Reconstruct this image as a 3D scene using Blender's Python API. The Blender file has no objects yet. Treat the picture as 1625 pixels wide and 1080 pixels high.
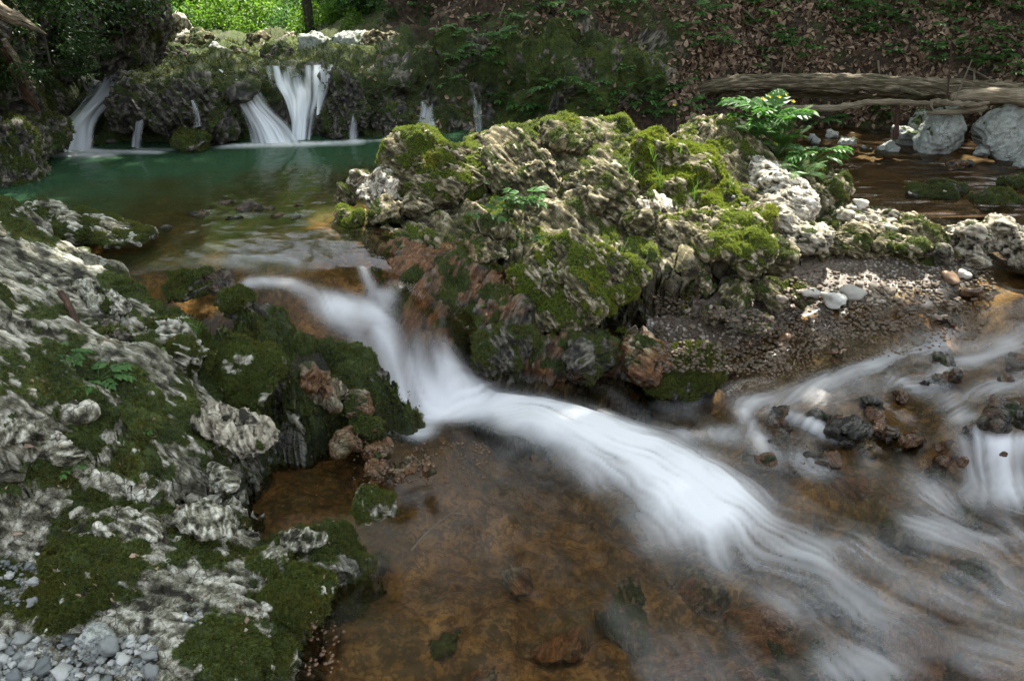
import bpy, math, random
import numpy as np
from mathutils import Vector, Matrix
R = math.radians
random.seed(7); RNG = np.random.default_rng(7)
SC = bpy.context.scene
COL = SC.collection
# ------------------------------------------------------------------ camera
FPX, CX, CY, PITCH = 1275.0, 812.5, 540.0, R(26)
CAM = np.array([0., 0., 1.3])
cd = bpy.data.cameras.new('camera'); cam = bpy.data.objects.new('camera', cd); COL.objects.link(cam)
cam.location = CAM; cam.rotation_euler = (R(90) - PITCH, 0, 0)
cd.sensor_width = 36; cd.lens = FPX / 1625 * 36; cd.clip_start = .05; cd.clip_end = 500
SC.camera = cam
# ------------------------------------------------------------------ light
SUN_EL, SUN_AZ = R(60), R(25)          # azimuth measured from +Y towards +X
SUNV = np.array([math.sin(SUN_AZ) * math.cos(SUN_EL), math.cos(SUN_AZ) * math.cos(SUN_EL), math.sin(SUN_EL)])
w = bpy.data.worlds.new('World'); SC.world = w; w.use_nodes = True
nt = w.node_tree; nt.nodes.clear()
sky = nt.nodes.new('ShaderNodeTexSky'); sky.sky_type = 'NISHITA'; sky.sun_disc = False
sky.sun_elevation = SUN_EL; sky.sun_rotation = SUN_AZ; sky.air_density = 1.0; sky.dust_density = 2.5; sky.ozone_density = .6
bg = nt.nodes.new('ShaderNodeBackground'); bg.inputs[1].default_value = .15
wo = nt.nodes.new('ShaderNodeOutputWorld')
hs = nt.nodes.new('ShaderNodeHueSaturation'); hs.inputs['Saturation'].default_value = .42; nt.links.new(sky.outputs[0], hs.inputs['Color']); nt.links.new(hs.outputs[0], bg.inputs[0]); nt.links.new(bg.outputs[0], wo.inputs[0])
sl = bpy.data.lights.new('sun', 'SUN'); sl.energy = 3.0; sl.angle = R(.53); sl.color = (1, .95, .86)
so = bpy.data.objects.new('sun', sl); COL.objects.link(so)
so.rotation_euler = Vector(-SUNV).to_track_quat('-Z', 'Y').to_euler()
SC.view_settings.view_transform = 'Standard'; SC.view_settings.look = 'None'
SC.view_settings.gamma = 1; SC.view_settings.use_curve_mapping = False
SC.view_settings.exposure = 2.4
SC.render.engine = 'CYCLES'
cy = SC.cycles; cy.use_denoising = True; cy.max_bounces = 6; cy.diffuse_bounces = 3; cy.glossy_bounces = 3
cy.transparent_max_bounces = 16; cy.transmission_bounces = 4; cy.caustics_reflective = False; cy.caustics_refractive = False
cy.sample_clamp_indirect = 6

# ------------------------------------------------------------------ pixel -> world
FW = np.array([0, math.cos(PITCH), -math.sin(PITCH)]); UP = np.array([0, math.sin(PITCH), math.cos(PITCH)]); RT = np.array([1., 0, 0])
def ray(px, py):
    px = np.asarray(px, float); py = np.asarray(py, float)
    return FW + ((px - CX) / FPX)[..., None] * RT - ((py - CY) / FPX)[..., None] * UP
def PZ(px, py, z):
    d = ray(px, py); return CAM + d * ((z - CAM[2]) / d[..., 2])[..., None]
def PY(px, py, Y):
    d = ray(px, py); return CAM + d * (np.asarray(Y, float) / d[..., 1])[..., None]
def proj(P):
    q = P - CAM; f = q @ FW
    return CX + FPX * (q @ RT) / f, CY - FPX * (q @ UP) / f

# ------------------------------------------------------------------ noise volumes
NV = 96
def _spec(kmin, kmax, H, seed):
    g = np.random.default_rng(seed)
    k = np.fft.fftfreq(NV) * NV
    kr = np.fft.rfftfreq(NV) * NV
    K = np.sqrt(k[:, None, None] ** 2 + k[None, :, None] ** 2 + kr[None, None, :] ** 2)
    A = np.where((K >= kmin) & (K <= kmax), np.maximum(K, 1) ** -(H + 1.5), 0)
    n = np.fft.rfftn(g.standard_normal((NV, NV, NV))) * A
    v = np.fft.irfftn(n, s=(NV, NV, NV)); v /= v.std()
    return v.astype(np.float32)
V_FB = _spec(3, 40, .75, 1); V_FBS = _spec(3, 30, 1.25, 11); V_RG = _spec(3, 24, 1.6, 2); V_FINE = _spec(5, 44, .35, 3)
def _worley(seed, G=10):
    g = np.random.default_rng(seed); pts = g.random((G, G, G, 3)); idv = g.random((G, G, G))
    ax = (np.arange(NV) + .5) / NV * G
    X = np.stack(np.meshgrid(ax, ax, ax, indexing='ij'), -1).astype(np.float32); c = X.astype(int)
    f1 = np.full(X.shape[:3], 9., np.float32); f2 = f1.copy(); idd = np.zeros_like(f1)
    for i in (-1, 0, 1):
        for j in (-1, 0, 1):
            for k in (-1, 0, 1):
                n = c + np.array([i, j, k]); m = n % G
                d = np.sqrt(((n + pts[m[..., 0], m[..., 1], m[..., 2]] - X) ** 2).sum(-1)).astype(np.float32)
                a = d < f1
                f2 = np.where(a, f1, np.minimum(f2, d)); idd = np.where(a, idv[m[..., 0], m[..., 1], m[..., 2]], idd); f1 = np.where(a, d, f1)
    return f1, f2 - f1, idd.astype(np.float32)
V_W1, V_WE, V_WI = _worley(5)
def vol(V, P, lam, per, off=0., nearest=False):
    """sample volume V, one feature = lam metres, per = features in one tile"""
    q = (np.asarray(P, np.float32) * np.float32(NV / (lam * per)) + np.float32(off * 17.31))
    if nearest:
        i = q.astype(np.int64) % NV; return V[i[:, 0], i[:, 1], i[:, 2]]
    f = np.floor(q); t = q - f; i = f.astype(np.int64) % NV; j = (i + 1) % NV
    Vf = V.ravel(); N2 = NV * NV
    x0, x1 = i[:, 0] * N2, j[:, 0] * N2; y0, y1 = i[:, 1] * NV, j[:, 1] * NV; z0, z1 = i[:, 2], j[:, 2]
    tx, ty, tz = t[:, 0], t[:, 1], t[:, 2]
    a = Vf[x0 + y0 + z0] * (1 - tz) + Vf[x0 + y0 + z1] * tz; b = Vf[x0 + y1 + z0] * (1 - tz) + Vf[x0 + y1 + z1] * tz
    c = Vf[x1 + y0 + z0] * (1 - tz) + Vf[x1 + y0 + z1] * tz; d = Vf[x1 + y1 + z0] * (1 - tz) + Vf[x1 + y1 + z1] * tz
    return (a * (1 - ty) + b * ty) * (1 - tx) + (c * (1 - ty) + d * ty) * tx
_rq = Matrix.Rotation(.7, 3, 'X') @ Matrix.Rotation(.5, 3, 'Y') @ Matrix.Rotation(.9, 3, 'Z'); RQ = np.array(_rq)
def fb(P, lam, off=0.): return vol(V_FB, P @ RQ, lam, 4, off)
def fbs(P, lam, off=0.): return vol(V_FBS, P @ RQ, lam, 4, off)
_HS = np.random.default_rng(77).random(4096)
def layers(P, fr, lam, off=0., warp=.5):
    """tilted rock beds: slow rise, sharp step; returns -.5 .. .5 with every bed of its own strength"""
    Q = P @ fr; QA = Q * np.array([.22, .5, 1.]); s = Q[:, 2] / lam + warp * .55 * fbs(QA, lam * 4, off) + .10 * warp * fb(QA, lam * 1.2, off + 1)
    k = np.floor(s).astype(int); f = s - k; a = _HS[(k * 131 + int(off * 7)) % 4096]
    b = fb(Q * np.array([.3, .7, 1.]), lam * 2.2, off + 2)
    saw = np.where(f < .72, f / .72, (1 - f) / .28)
    return (saw - .5) * (.35 + .9 * a) * np.clip(.75 + .45 * b, 0, 1.3)
def fine(P, lam, off=0.): return vol(V_FINE, P @ RQ, lam, 6, off)
def ridge(P, lam, off=0.): return 1 - np.abs(vol(V_RG, P @ RQ.T, lam, 4, off)) * 1.25      # ~ -1 .. 1, crests sharp
def wedge(P, lam, off=0.): return vol(V_WE, P @ RQ, lam, 10, off)
def wid(P, lam, off=0.): return vol(V_WI, P @ RQ, lam, 10, off, True)
def ss(a, b, x):
    t = np.clip((x - a) / (b - a), 0, 1); return t * t * (3 - 2 * t)
def frame(grain, normal):
    g = np.array(grain, float); g /= np.linalg.norm(g); n = np.array(normal, float); n -= g * (n @ g); n /= np.linalg.norm(n)
    return np.stack([g, np.cross(n, g), n], 1)        # columns
def tps(XY, Z, Q, smooth=1e-4):
    XY = np.asarray(XY, float); n = len(XY)
    def U(r2): return .5 * r2 * np.log(r2 + 1e-9)
    d2 = ((XY[:, None] - XY[None]) ** 2).sum(-1)
    A = np.zeros((n + 3, n + 3)); A[:n, :n] = U(d2) + np.eye(n) * smooth; A[:n, n] = 1; A[:n, n + 1:] = XY; A[n:, :n] = A[:n, n:].T
    s = np.linalg.solve(A, np.concatenate([Z, np.zeros(3)]))
    out = np.empty(len(Q))
    for i in range(0, len(Q), 40000):
        q = Q[i:i + 40000]; r2 = ((q[:, None] - XY[None]) ** 2).sum(-1)
        out[i:i + 40000] = U(r2) @ s[:n] + s[n] + q @ s[n + 1:]
    return out
def tps_grid(XY, Z, xs, ys, step=4, smooth=1e-4):
    """tps on a coarse grid, bicubic-free bilinear upsample"""
    cx = np.linspace(0, len(xs) - 1, max(8, len(xs) // step)); cyy = np.linspace(0, len(ys) - 1, max(8, len(ys) // step))
    gx = np.interp(cx, np.arange(len(xs)), xs); gy = np.interp(cyy, np.arange(len(ys)), ys)
    X, Y = np.meshgrid(gx, gy); c = tps(XY, Z, np.stack([X.ravel(), Y.ravel()], 1), smooth).reshape(X.shape)
    a = np.stack([np.interp(ys, gy, c[:, k]) for k in range(c.shape[1])], 1)
    return np.stack([np.interp(xs, gx, a[r]) for r in range(len(ys))], 0)

# ------------------------------------------------------------------ mesh helpers
def quads(nr, nc):
    i = np.arange(nr - 1)[:, None] * nc + np.arange(nc - 1)[None]
    return np.stack([i, i + 1, i + 1 + nc, i + nc], -1).reshape(-1, 4)
def normals(V, F):
    if F.shape[1] == 4: n = np.cross(V[F[:, 2]] - V[F[:, 0]], V[F[:, 3]] - V[F[:, 1]])
    else: n = np.cross(V[F[:, 1]] - V[F[:, 0]], V[F[:, 2]] - V[F[:, 0]])
    N = np.zeros_like(V)
    for k in range(F.shape[1]):
        for c in range(3): N[:, c] += np.bincount(F[:, k], n[:, c], len(V))
    return N / (np.linalg.norm(N, axis=1, keepdims=True) + 1e-12)
def mesh(name, V, F, attrs=None, smooth=True, origin=None):
    V = np.asarray(V, float); F = np.asarray(F)
    if origin is not None: V = V - np.asarray(origin)
    me = bpy.data.meshes.new(name); k = F.shape[1]
    me.vertices.add(len(V)); me.vertices.foreach_set('co', V.astype(np.float32).ravel())
    me.loops.add(F.size); me.loops.foreach_set('vertex_index', F.astype(np.int32).ravel())
    me.polygons.add(len(F)); me.polygons.foreach_set('loop_start', np.arange(0, F.size, k, dtype=np.int32))
    me.polygons.foreach_set('use_smooth', np.full(len(F), smooth, bool))
    for an, a in (attrs or {}).items():
        a = np.asarray(a, np.float32)
        if a.ndim == 1: me.attributes.new(an, 'FLOAT', 'POINT').data.foreach_set('value', a)
        else:
            b = np.ones((len(V), 4), np.float32); b[:, :a.shape[1]] = a
            me.attributes.new(an, 'FLOAT_COLOR', 'POINT').data.foreach_set('color', b.ravel())
    me.update(calc_edges=True); me.validate()
    return me
def obj(name, me, mat=None, parent=None, loc=None, **props):
    o = bpy.data.objects.new(name, me); COL.objects.link(o)
    if mat is not None and me is not None and not me.materials: me.materials.append(mat)
    if parent is not None: o.parent = parent
    if loc is not None: o.location = loc
    for k, v in props.items():
        if v is not None: o[k] = v
    return o
_cs = {}
def cubesphere(n):
    if n in _cs: return _cs[n]
    t = np.tan(np.linspace(-1, 1, n) * math.pi / 4); A, B = np.meshgrid(t, t); o = np.ones_like(A)
    V = []; F = []
    for k, (a, b, c) in enumerate([(o, A, B), (-o, -A, B), (-A, o, B), (A, -o, B), (-B, A, o), (B, A, -o)]):
        V.append(np.stack([a, b, c], -1).reshape(-1, 3)); F.append(quads(n, n) + k * n * n)
    V = np.concatenate(V); F = np.concatenate(F)
    _, idx, inv = np.unique(np.round(V, 6), axis=0, return_index=True, return_inverse=True)
    V = V[idx]; F = inv.reshape(-1)[F]; V = V / np.linalg.norm(V, axis=1, keepdims=True)
    _cs[n] = (V, F); return _cs[n]

# ------------------------------------------------------------------ node helpers
class NT:
    def __init__(s, name):
        s.m = bpy.data.materials.new(name); s.m.use_nodes = True; s.t = s.m.node_tree; s.t.nodes.clear()
        s.out = s.t.nodes.new('ShaderNodeOutputMaterial')
    def n(s, typ, ins=None, **kw):
        nd = s.t.nodes.new('ShaderNode' + typ)
        for k, v in kw.items(): setattr(nd, k, v)
        for k, v in (ins or {}).items():
            if v is None: continue
            if hasattr(v, 'links') and hasattr(v, 'is_output'): s.t.links.new(v, nd.inputs[k])
            else: nd.inputs[k].default_value = v
        return nd
    def math(s, op, a, b=0., clamp=False): return s.n('Math', {0: a, 1: b}, operation=op, use_clamp=clamp).outputs[0]
    def mix(s, f, a, b, mode='MIX'):
        nd = s.n('Mix', {0: f}, data_type='RGBA', blend_type=mode); 
        for i, v in ((6, a), (7, b)):
            if hasattr(v, 'is_output'): s.t.links.new(v, nd.inputs[i])
            else: nd.inputs[i].default_value = (*v, 1) if len(v) == 3 else v
        return nd.outputs[2]
    def noise(s, vec, scale, detail=4, rough=.6, dist=0): return s.n('TexNoise', {'Vector': vec, 'Scale': scale, 'Detail': detail, 'Roughness': rough, 'Distortion': dist}).outputs[0]
    def ramp(s, f, stops):
        nd = s.n('ValToRGB', {0: f}); e = nd.color_ramp.elements
        while len(e) < len(stops): e.new(.5)
        for el, (p, c) in zip(e, stops): el.position = p; el.color = (*c, 1) if len(c) == 3 else c
        return nd.outputs[0]
    def rng(s, f, a, b, c=0., d=1.): return s.n('MapRange', {0: f, 1: a, 2: b, 3: c, 4: d}).outputs[0]
    def done(s, bsdf): s.t.links.new(bsdf, s.out.inputs[0]); return s.m

def rock_mat(name, dark, mid, pale, mossc=((.010, .017, .004), (.035, .055, .009), (.09, .115, .018)), bump=1., vein=0., P_=(.10, .36, .62), crk=26., con=1.):
    m = NT(name); pos = m.n('NewGeometry').outputs['Position']
    at = m.n('Attribute', attribute_name='mask'); sp = m.n('SeparateColor', {0: at.outputs['Color']}); moss, wet, rust = sp.outputs
    crest = m.n('Attribute', attribute_name='crest').outputs['Fac']
    gv = m.n('Attribute', attribute_name='grain').outputs['Vector']; n0 = m.noise(pos, 45, 5, .7)
    n1 = m.math('ADD', m.math('MULTIPLY', m.noise(gv, 62, 6, .72), .7), m.math('MULTIPLY', n0, .3)); n2 = m.noise(pos, 9, 4, .6); n3 = m.noise(gv, 230, 3, .78)
    t = m.math('ADD', m.math('MULTIPLY', crest, .8), m.math('MULTIPLY', m.math('SUBTRACT', n1, .5), 1.3))
    t = m.math('ADD', t, m.math('MULTIPLY', m.math('SUBTRACT', n2, .5), .7))
    t = m.math('ADD', t, m.math('MULTIPLY', m.math('SUBTRACT', n3, .5), .65))
    if con != 1: t = m.math('ADD', m.math('MULTIPLY', t, con), .42 * (1 - con))
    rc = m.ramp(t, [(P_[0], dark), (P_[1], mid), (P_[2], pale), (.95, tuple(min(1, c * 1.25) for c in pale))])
    cv = m.n('TexVoronoi', {'Vector': m.n('VectorMath', {0: gv, 1: m.n('VectorMath', {0: m.n('TexNoise', {'Vector': gv, 'Scale': 30., 'Detail': 3.}).outputs[1], 1: (.03, .03, .03)}, operation='MULTIPLY').outputs[0]}, operation='ADD').outputs[0], 'Scale': crk}, feature='DISTANCE_TO_EDGE').outputs[0]
    rc = m.mix(m.math('MULTIPLY', m.rng(cv, .0, .05, 1, 0), m.rng(n2, .42, .6, 0, .85)), rc, tuple(x * .6 for x in dark))
    if vein:
        vw = m.n('TexVoronoi', {'Vector': m.n('VectorMath', {0: pos, 1: m.n('TexNoise', {'Vector': pos, 'Scale': 6., 'Detail': 4.}).outputs[1]}, operation='ADD').outputs[0], 'Scale': 5.}, feature='DISTANCE_TO_EDGE').outputs[0]
        rc = m.mix(m.rng(vw, 0, .025, vein, 0), rc, dark)
    # brown-orange stain
    rr = m.ramp(m.math('ADD', n1, m.math('MULTIPLY', m.math('SUBTRACT', n3, .5), .5)), [(.3, (.035, .016, .007)), (.5, (.16, .066, .02)), (.68, (.36, .19, .08))])
    rc = m.mix(m.math('MULTIPLY', rust, .9), rc, rr)
    mo = m.math('ADD', m.noise(pos, 90, 3, .75), m.math('MULTIPLY', m.math('SUBTRACT', m.noise(pos, 7, 3), .5), .7))
    mc = m.ramp(mo, [(.30, mossc[0]), (.5, mossc[1]), (.72, mossc[2])])
    mf = m.math('ADD', moss, m.math('MULTIPLY', m.math('SUBTRACT', n0, .5), .9))
    mf = m.rng(mf, .38, .56)
    c = m.mix(mf, rc, mc)
    c = m.mix(m.math('MULTIPLY', wet, .62), c, (0, 0, 0), 'MIX')
    ro = m.math('SUBTRACT', .92, m.math('MULTIPLY', wet, m.math('MULTIPLY', m.math('SUBTRACT', 1, m.math('MULTIPLY', mf, .6)), .72)))
    b = m.math('ADD', m.math('MULTIPLY', n1, .6), m.math('MULTIPLY', n3, .35)); b = m.math('ADD', b, m.rng(cv, 0, .07, 0, .35)); b = m.math('ADD', b, m.math('MULTIPLY', m.math('MULTIPLY', mf, m.noise(pos, 260, 2, .8)), .7))
    bp = m.n('Bump', {'Strength': .8 * bump, 'Distance': .012, 'Height': b})
    p = m.n('BsdfPrincipled', {'Base Color': c, 'Roughness': ro, 'Normal': bp.outputs[0], 'Specular IOR Level': .4})
    return m.done(p.outputs[0])
M_LIME = rock_mat('lichened_limestone', (.030, .023, .014), (.115, .100, .042), (.46, .40, .29), P_=(.05, .40, .80))
M_BANK = rock_mat('pale_schist', (.020, .018, .010), (.165, .158, .108), (.60, .58, .48), P_=(.06, .36, .76))
M_BLUE = rock_mat('blue_grey_stone', (.06, .065, .055), (.20, .215, .19), (.38, .40, .36), P_=(-.3, .2, .6), con=.45, vein=.6, bump=.6)
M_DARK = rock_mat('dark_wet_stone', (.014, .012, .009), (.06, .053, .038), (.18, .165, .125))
M_WHITE = rock_mat('white_limestone', (.06, .05, .032), (.29, .255, .19), (.62, .58, .48))

M_CRACK = rock_mat('cracked_white_limestone', (.02, .017, .012), (.25, .22, .16), (.52, .48, .38), P_=(-.05, .30, .74), crk=8., bump=.8)
def soil_mat():
    m = NT('leafy_soil'); pos = m.n('NewGeometry').outputs['Position']
    n1 = m.noise(pos, 22, 6, .7); n2 = m.noise(pos, 3, 4)
    c = m.ramp(n1, [(.3, (.016, .011, .006)), (.5, (.06, .04, .022)), (.7, (.15, .10, .06))])
    at = m.n('Attribute', attribute_name='mask'); sp = m.n('SeparateColor', {0: at.outputs['Color']})
    mc = m.ramp(m.noise(pos, 70, 4, .75), [(.32, (.014, .02, .004)), (.5, (.05, .065, .012)), (.7, (.12, .14, .025))])
    mf = m.rng(m.math('ADD', sp.outputs[0], m.math('MULTIPLY', m.math('SUBTRACT', n1, .5), 1.)), .4, .6)
    c = m.mix(mf, c, mc)
    bp = m.n('Bump', {'Strength': .9, 'Distance': .03, 'Height': m.math('ADD', n1, m.noise(pos, 110, 3, .7))})
    return m.done(m.n('BsdfPrincipled', {'Base Color': c, 'Roughness': .95, 'Normal': bp.outputs[0]}).outputs[0])
M_SOIL = soil_mat()
def bed_mat():
    m = NT('streambed_gravel'); pos = m.n('NewGeometry').outputs['Position']
    w = m.n('VectorMath', {0: pos, 1: m.n('TexNoise', {'Vector': pos, 'Scale': 14., 'Detail': 3.}).outputs[1]}, operation='ADD').outputs[0]
    at = m.n('Attribute', attribute_name='mask'); sp = m.n('SeparateColor', {0: at.outputs['Color']}); deep, gravel, pale = sp.outputs
    n1 = m.noise(pos, 5, 8, .68, .6); n2 = m.noise(pos, 30, 5, .7)
    c = m.ramp(m.math('ADD', m.math('MULTIPLY', n1, .75), m.math('MULTIPLY', n2, .3)), [(.36, (.012, .009, .004)), (.46, (.06, .035, .012)), (.56, (.16, .088, .028)), (.68, (.34, .21, .085))])
    ng = m.noise(pos, 3, 3); c = m.mix(m.rng(ng, .5, .66, 0, .6), c, (.035, .04, .014))
    v2 = m.n('TexVoronoi', {'Vector': w, 'Scale': 7.}); v2c = m.n('SeparateColor', {0: v2.outputs['Color']}).outputs[0]
    c = m.mix(m.rng(v2.outputs['Distance'], .25, .5, .9, 0), c, m.mix(.5, c, m.ramp(v2c, [(0, (.05, .03, .012)), (.5, (.17, .09, .03)), (.8, (.26, .17, .08)), (1, (.07, .08, .035))])))
    vo = m.n('TexVoronoi', {'Vector': pos, 'Scale': 62.}); vc = m.n('SeparateColor', {0: vo.outputs['Color']}).outputs[0]
    gc = m.ramp(vc, [(0, (.06, .045, .03)), (.4, (.19, .15, .11)), (.7, (.33, .28, .22)), (1, (.55, .51, .45))])
    gc = m.mix(m.rng(vo.outputs['Distance'], .25, .6, 0, .8), gc, (.03, .02, .012))
    c = m.mix(m.rng(v2.outputs['Distance'], .5, .62, 0, .6), c, (.012, .009, .005)); c = m.mix(gravel, c, gc)
    c = m.mix(pale, c, m.ramp(n2, [(.3, (.09, .065, .045)), (.6, (.24, .19, .14)), (.8, (.38, .33, .27))]))
    vb = m.math('MULTIPLY', m.math('MULTIPLY', m.math('SUBTRACT', 1, vo.outputs['Distance']), gravel), .6)
    bp = m.n('Bump', {'Strength': .8, 'Distance': .012, 'Height': m.math('ADD', m.math('ADD', n2, n1), vb)})
    return m.done(m.n('BsdfPrincipled', {'Base Color': c, 'Roughness': .55, 'Normal': bp.outputs[0]}).outputs[0])
M_BED = bed_mat()
def leaf_mat(name, c0, c1, trans=.35, rough=.45, brown=False):
    m = NT(name); a = m.n('Attribute', attribute_name='lv').outputs['Fac']; pos = m.n('NewGeometry').outputs['Position']
    c = m.mix(a, c0, c1); c = m.mix(m.rng(m.noise(pos, 6, 4, .7), .5, .68, 0, .55), c, (c1[0] * 1.25, c1[1] * .72, c1[2] * .7)) if name.endswith('blades') else c; c = m.mix(m.math('MULTIPLY', m.noise(pos, 60, 2), .35), c, tuple(x * .5 for x in c0))
    p = m.n('BsdfPrincipled', {'Base Color': c, 'Roughness': rough, 'Specular IOR Level': .35})
    if not trans: return m.done(p.outputs[0])
    tc = m.mix(.5, c, tuple(min(1, x * 2.2) for x in c1)); t = m.n('BsdfTranslucent', {0: tc})
    return m.done(m.n('MixShader', {0: trans, 1: p.outputs[0], 2: t.outputs[0]}).outputs[0])
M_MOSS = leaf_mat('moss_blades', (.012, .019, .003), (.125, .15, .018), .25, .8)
M_MOSSY = leaf_mat('sun_tinted_moss_blades', (.06, .085, .008), (.24, .30, .03), .3, .8)  # moss green brightened, sunlight put into the colour
M_FERN = leaf_mat('fern_green', (.03, .10, .014), (.10, .24, .04))
M_GRASS = leaf_mat('grass_green', (.04, .10, .012), (.12, .22, .035))
M_HERB = leaf_mat('herb_green', (.03, .09, .02), (.11, .23, .05), .3)
M_CANOPY = leaf_mat('beech_leaves', (.035, .09, .008), (.12, .23, .02), .5)
M_DARKLEAF = leaf_mat('shade_tinted_leaves', (.01, .03, .006), (.035, .075, .014), .3)  # dark copy of the leaf green, shade put into the colour
M_LITTER = leaf_mat('dead_leaves', (.09, .05, .028), (.42, .31, .21), .0, .8)
M_PETAL = leaf_mat('yellow_petals', (.65, .48, .01), (.8, .65, .03), .3)
def bark_mat(name, c0, c1, c2, moss=.3):
    m = NT(name); pos = m.n('NewGeometry').outputs['Position']
    tc = m.n('Attribute', attribute_name='grain').outputs['Vector']
    n = m.noise(tc, 1., 6, .7); n2 = m.noise(pos, 6, 3)
    c = m.ramp(n, [(.32, c0), (.5, c1), (.68, c2)])
    up = m.n('SeparateXYZ', {0: m.n('NewGeometry').outputs['Normal']}).outputs[2]
    c = m.mix(m.rng(m.math('ADD', n2, m.math('MULTIPLY', up, -.08)), .56, .66, 0, moss), c, (.05, .06, .012))
    bp = m.n('Bump', {'Strength': 1., 'Distance': .02, 'Height': n})
    return m.done(m.n('BsdfPrincipled', {'Base Color': c, 'Roughness': .85, 'Normal': bp.outputs[0]}).outputs[0])
M_LOG = bark_mat('weathered_log_wood', (.012, .009, .005), (.10, .078, .04), (.38, .32, .22), .7)
M_STICK = bark_mat('pale_branch_wood', (.06, .045, .025), (.24, .19, .12), (.45, .38, .28), .2)
M_REDWOOD = bark_mat('red_brown_root', (.012, .006, .004), (.07, .03, .016), (.2, .11, .06), .1)
M_TRUNK = bark_mat('forest_bark', (.008, .007, .005), (.03, .026, .02), (.08, .07, .055), .5)

def water_mat():
    m = NT('stream_water'); pos = m.n('NewGeometry').outputs['Position']
    foam = m.n('Attribute', attribute_name='foam').outputs['Fac']; murk = m.n('Attribute', attribute_name='murk').outputs['Fac']
    mc = m.n('Attribute', attribute_name='murkcol').outputs['Color']; rg = m.n('Attribute', attribute_name='rough').outputs['Fac']
    bp = m.n('Bump', {'Strength': .25, 'Distance': .01, 'Height': m.noise(pos, 14, 3, .5)})
    fr = m.n('Fresnel', {'IOR': 1.33, 'Normal': bp.outputs[0]}).outputs[0]
    tr = m.n('BsdfTransparent', {0: (.90, .79, .58, 1)}); gl = m.n('BsdfGlossy', {'Color': (.5, .5, .5, 1), 'Roughness': rg, 'Normal': bp.outputs[0]})
    df = m.n('BsdfDiffuse', {0: mc}); body = m.n('MixShader', {0: murk, 1: tr.outputs[0], 2: df.outputs[0]})
    ws = m.n('MixShader', {0: fr, 1: body.outputs[0], 2: gl.outputs[0]})
    wh = m.n('BsdfDiffuse', {0: (.90, .91, .93, 1)})
    wt = m.n('BsdfTranslucent', {0: (.90, .91, .93, 1)}); wm = m.n('MixShader', {0: .3, 1: wh.outputs[0], 2: wt.outputs[0]})
    return m.done(m.n('MixShader', {0: foam, 1: ws.outputs[0], 2: wm.outputs[0]}).outputs[0])
M_WATER = water_mat()
def veil_mat():
    m = NT('falling_water'); foam = m.n('Attribute', attribute_name='foam').outputs['Fac']
    wh = m.n('BsdfDiffuse', {0: (.85, .89, .93, 1)}); wt = m.n('BsdfTranslucent', {0: (.85, .89, .93, 1)})
    gl = m.n('BsdfGlossy', {'Roughness': .3}); a = m.n('MixShader', {0: .3, 1: wh.outputs[0], 2: wt.outputs[0]}); a = m.n('MixShader', {0: .08, 1: a.outputs[0], 2: gl.outputs[0]})
    return m.done(m.n('MixShader', {0: foam, 1: m.n('BsdfTransparent').outputs[0], 2: a.outputs[0]}).outputs[0])
M_VEIL = veil_mat()

# ------------------------------------------------------------------ moss tufts (kept as a part of each rock)
def tuft_mesh(P, N, sz, blades=4, width=.3):
    n = len(P); P = np.repeat(P, blades, 0); N = np.repeat(N, blades, 0); sz = np.repeat(sz, blades)
    r = RNG.standard_normal((n * blades, 3)); t = r - N * (r * N).sum(1, keepdims=True); t /= np.linalg.norm(t, axis=1, keepdims=True) + 1e-9
    d = N * .8 + t * RNG.uniform(.2, 1.1, (len(N), 1)) + np.array([0, 0, .25]); d /= np.linalg.norm(d, axis=1, keepdims=True)
    s = np.cross(d, t); s /= np.linalg.norm(s, axis=1, keepdims=True) + 1e-9
    b = P + t * (sz * .5)[:, None] - N * (sz * .15)[:, None]
    V = np.stack([b - s * (sz * width)[:, None], b + s * (sz * width)[:, None], b + d * sz[:, None] * 1.3], 1).reshape(-1, 3)
    F = np.arange(len(V)).reshape(-1, 3); lv = np.repeat(RNG.random(n * blades), 3) * .6; lv[2::3] += .4  # lighter tips are painted highlights, bases stay darker
    return V, F, lv
def add_moss(parent, V, N, F, moss, dens, size, mat=None, cap=9000, origin=(0, 0, 0), blades=4):
    q = V - CAM; vis = (N * q).sum(1) < .35 * np.linalg.norm(q, axis=1)
    px, py = proj(V); vis &= (px > -80) & (px < 1700) & (py > -60) & (py < 1150)
    a, b, c = V[F[:, 0]], V[F[:, 1]], V[F[:, 2]]
    ar = np.linalg.norm(np.cross(b - a, c - a), axis=1)
    wgt = ar * (np.clip(moss[F[:, 0]] * 1.6 - .6, 0, 1)) * vis[F[:, 0]]
    tot = wgt.sum(); n = int(min(cap, tot * dens))
    if n < 20: return None
    fi = RNG.choice(len(F), n, p=wgt / tot); u = RNG.random((n, 1)); v = RNG.random((n, 1))
    P = a[fi] + (b[fi] - a[fi]) * u + (V[F[fi, -1]] - a[fi]) * v
    VV, FF, lv = tuft_mesh(P, N[F[fi, 0]], size * RNG.uniform(.6, 1.5, n), blades)
    return obj('moss', mesh('moss', VV, FF, {'lv': lv}, False, origin), mat or M_MOSS, parent, kind='stuff')

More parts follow.
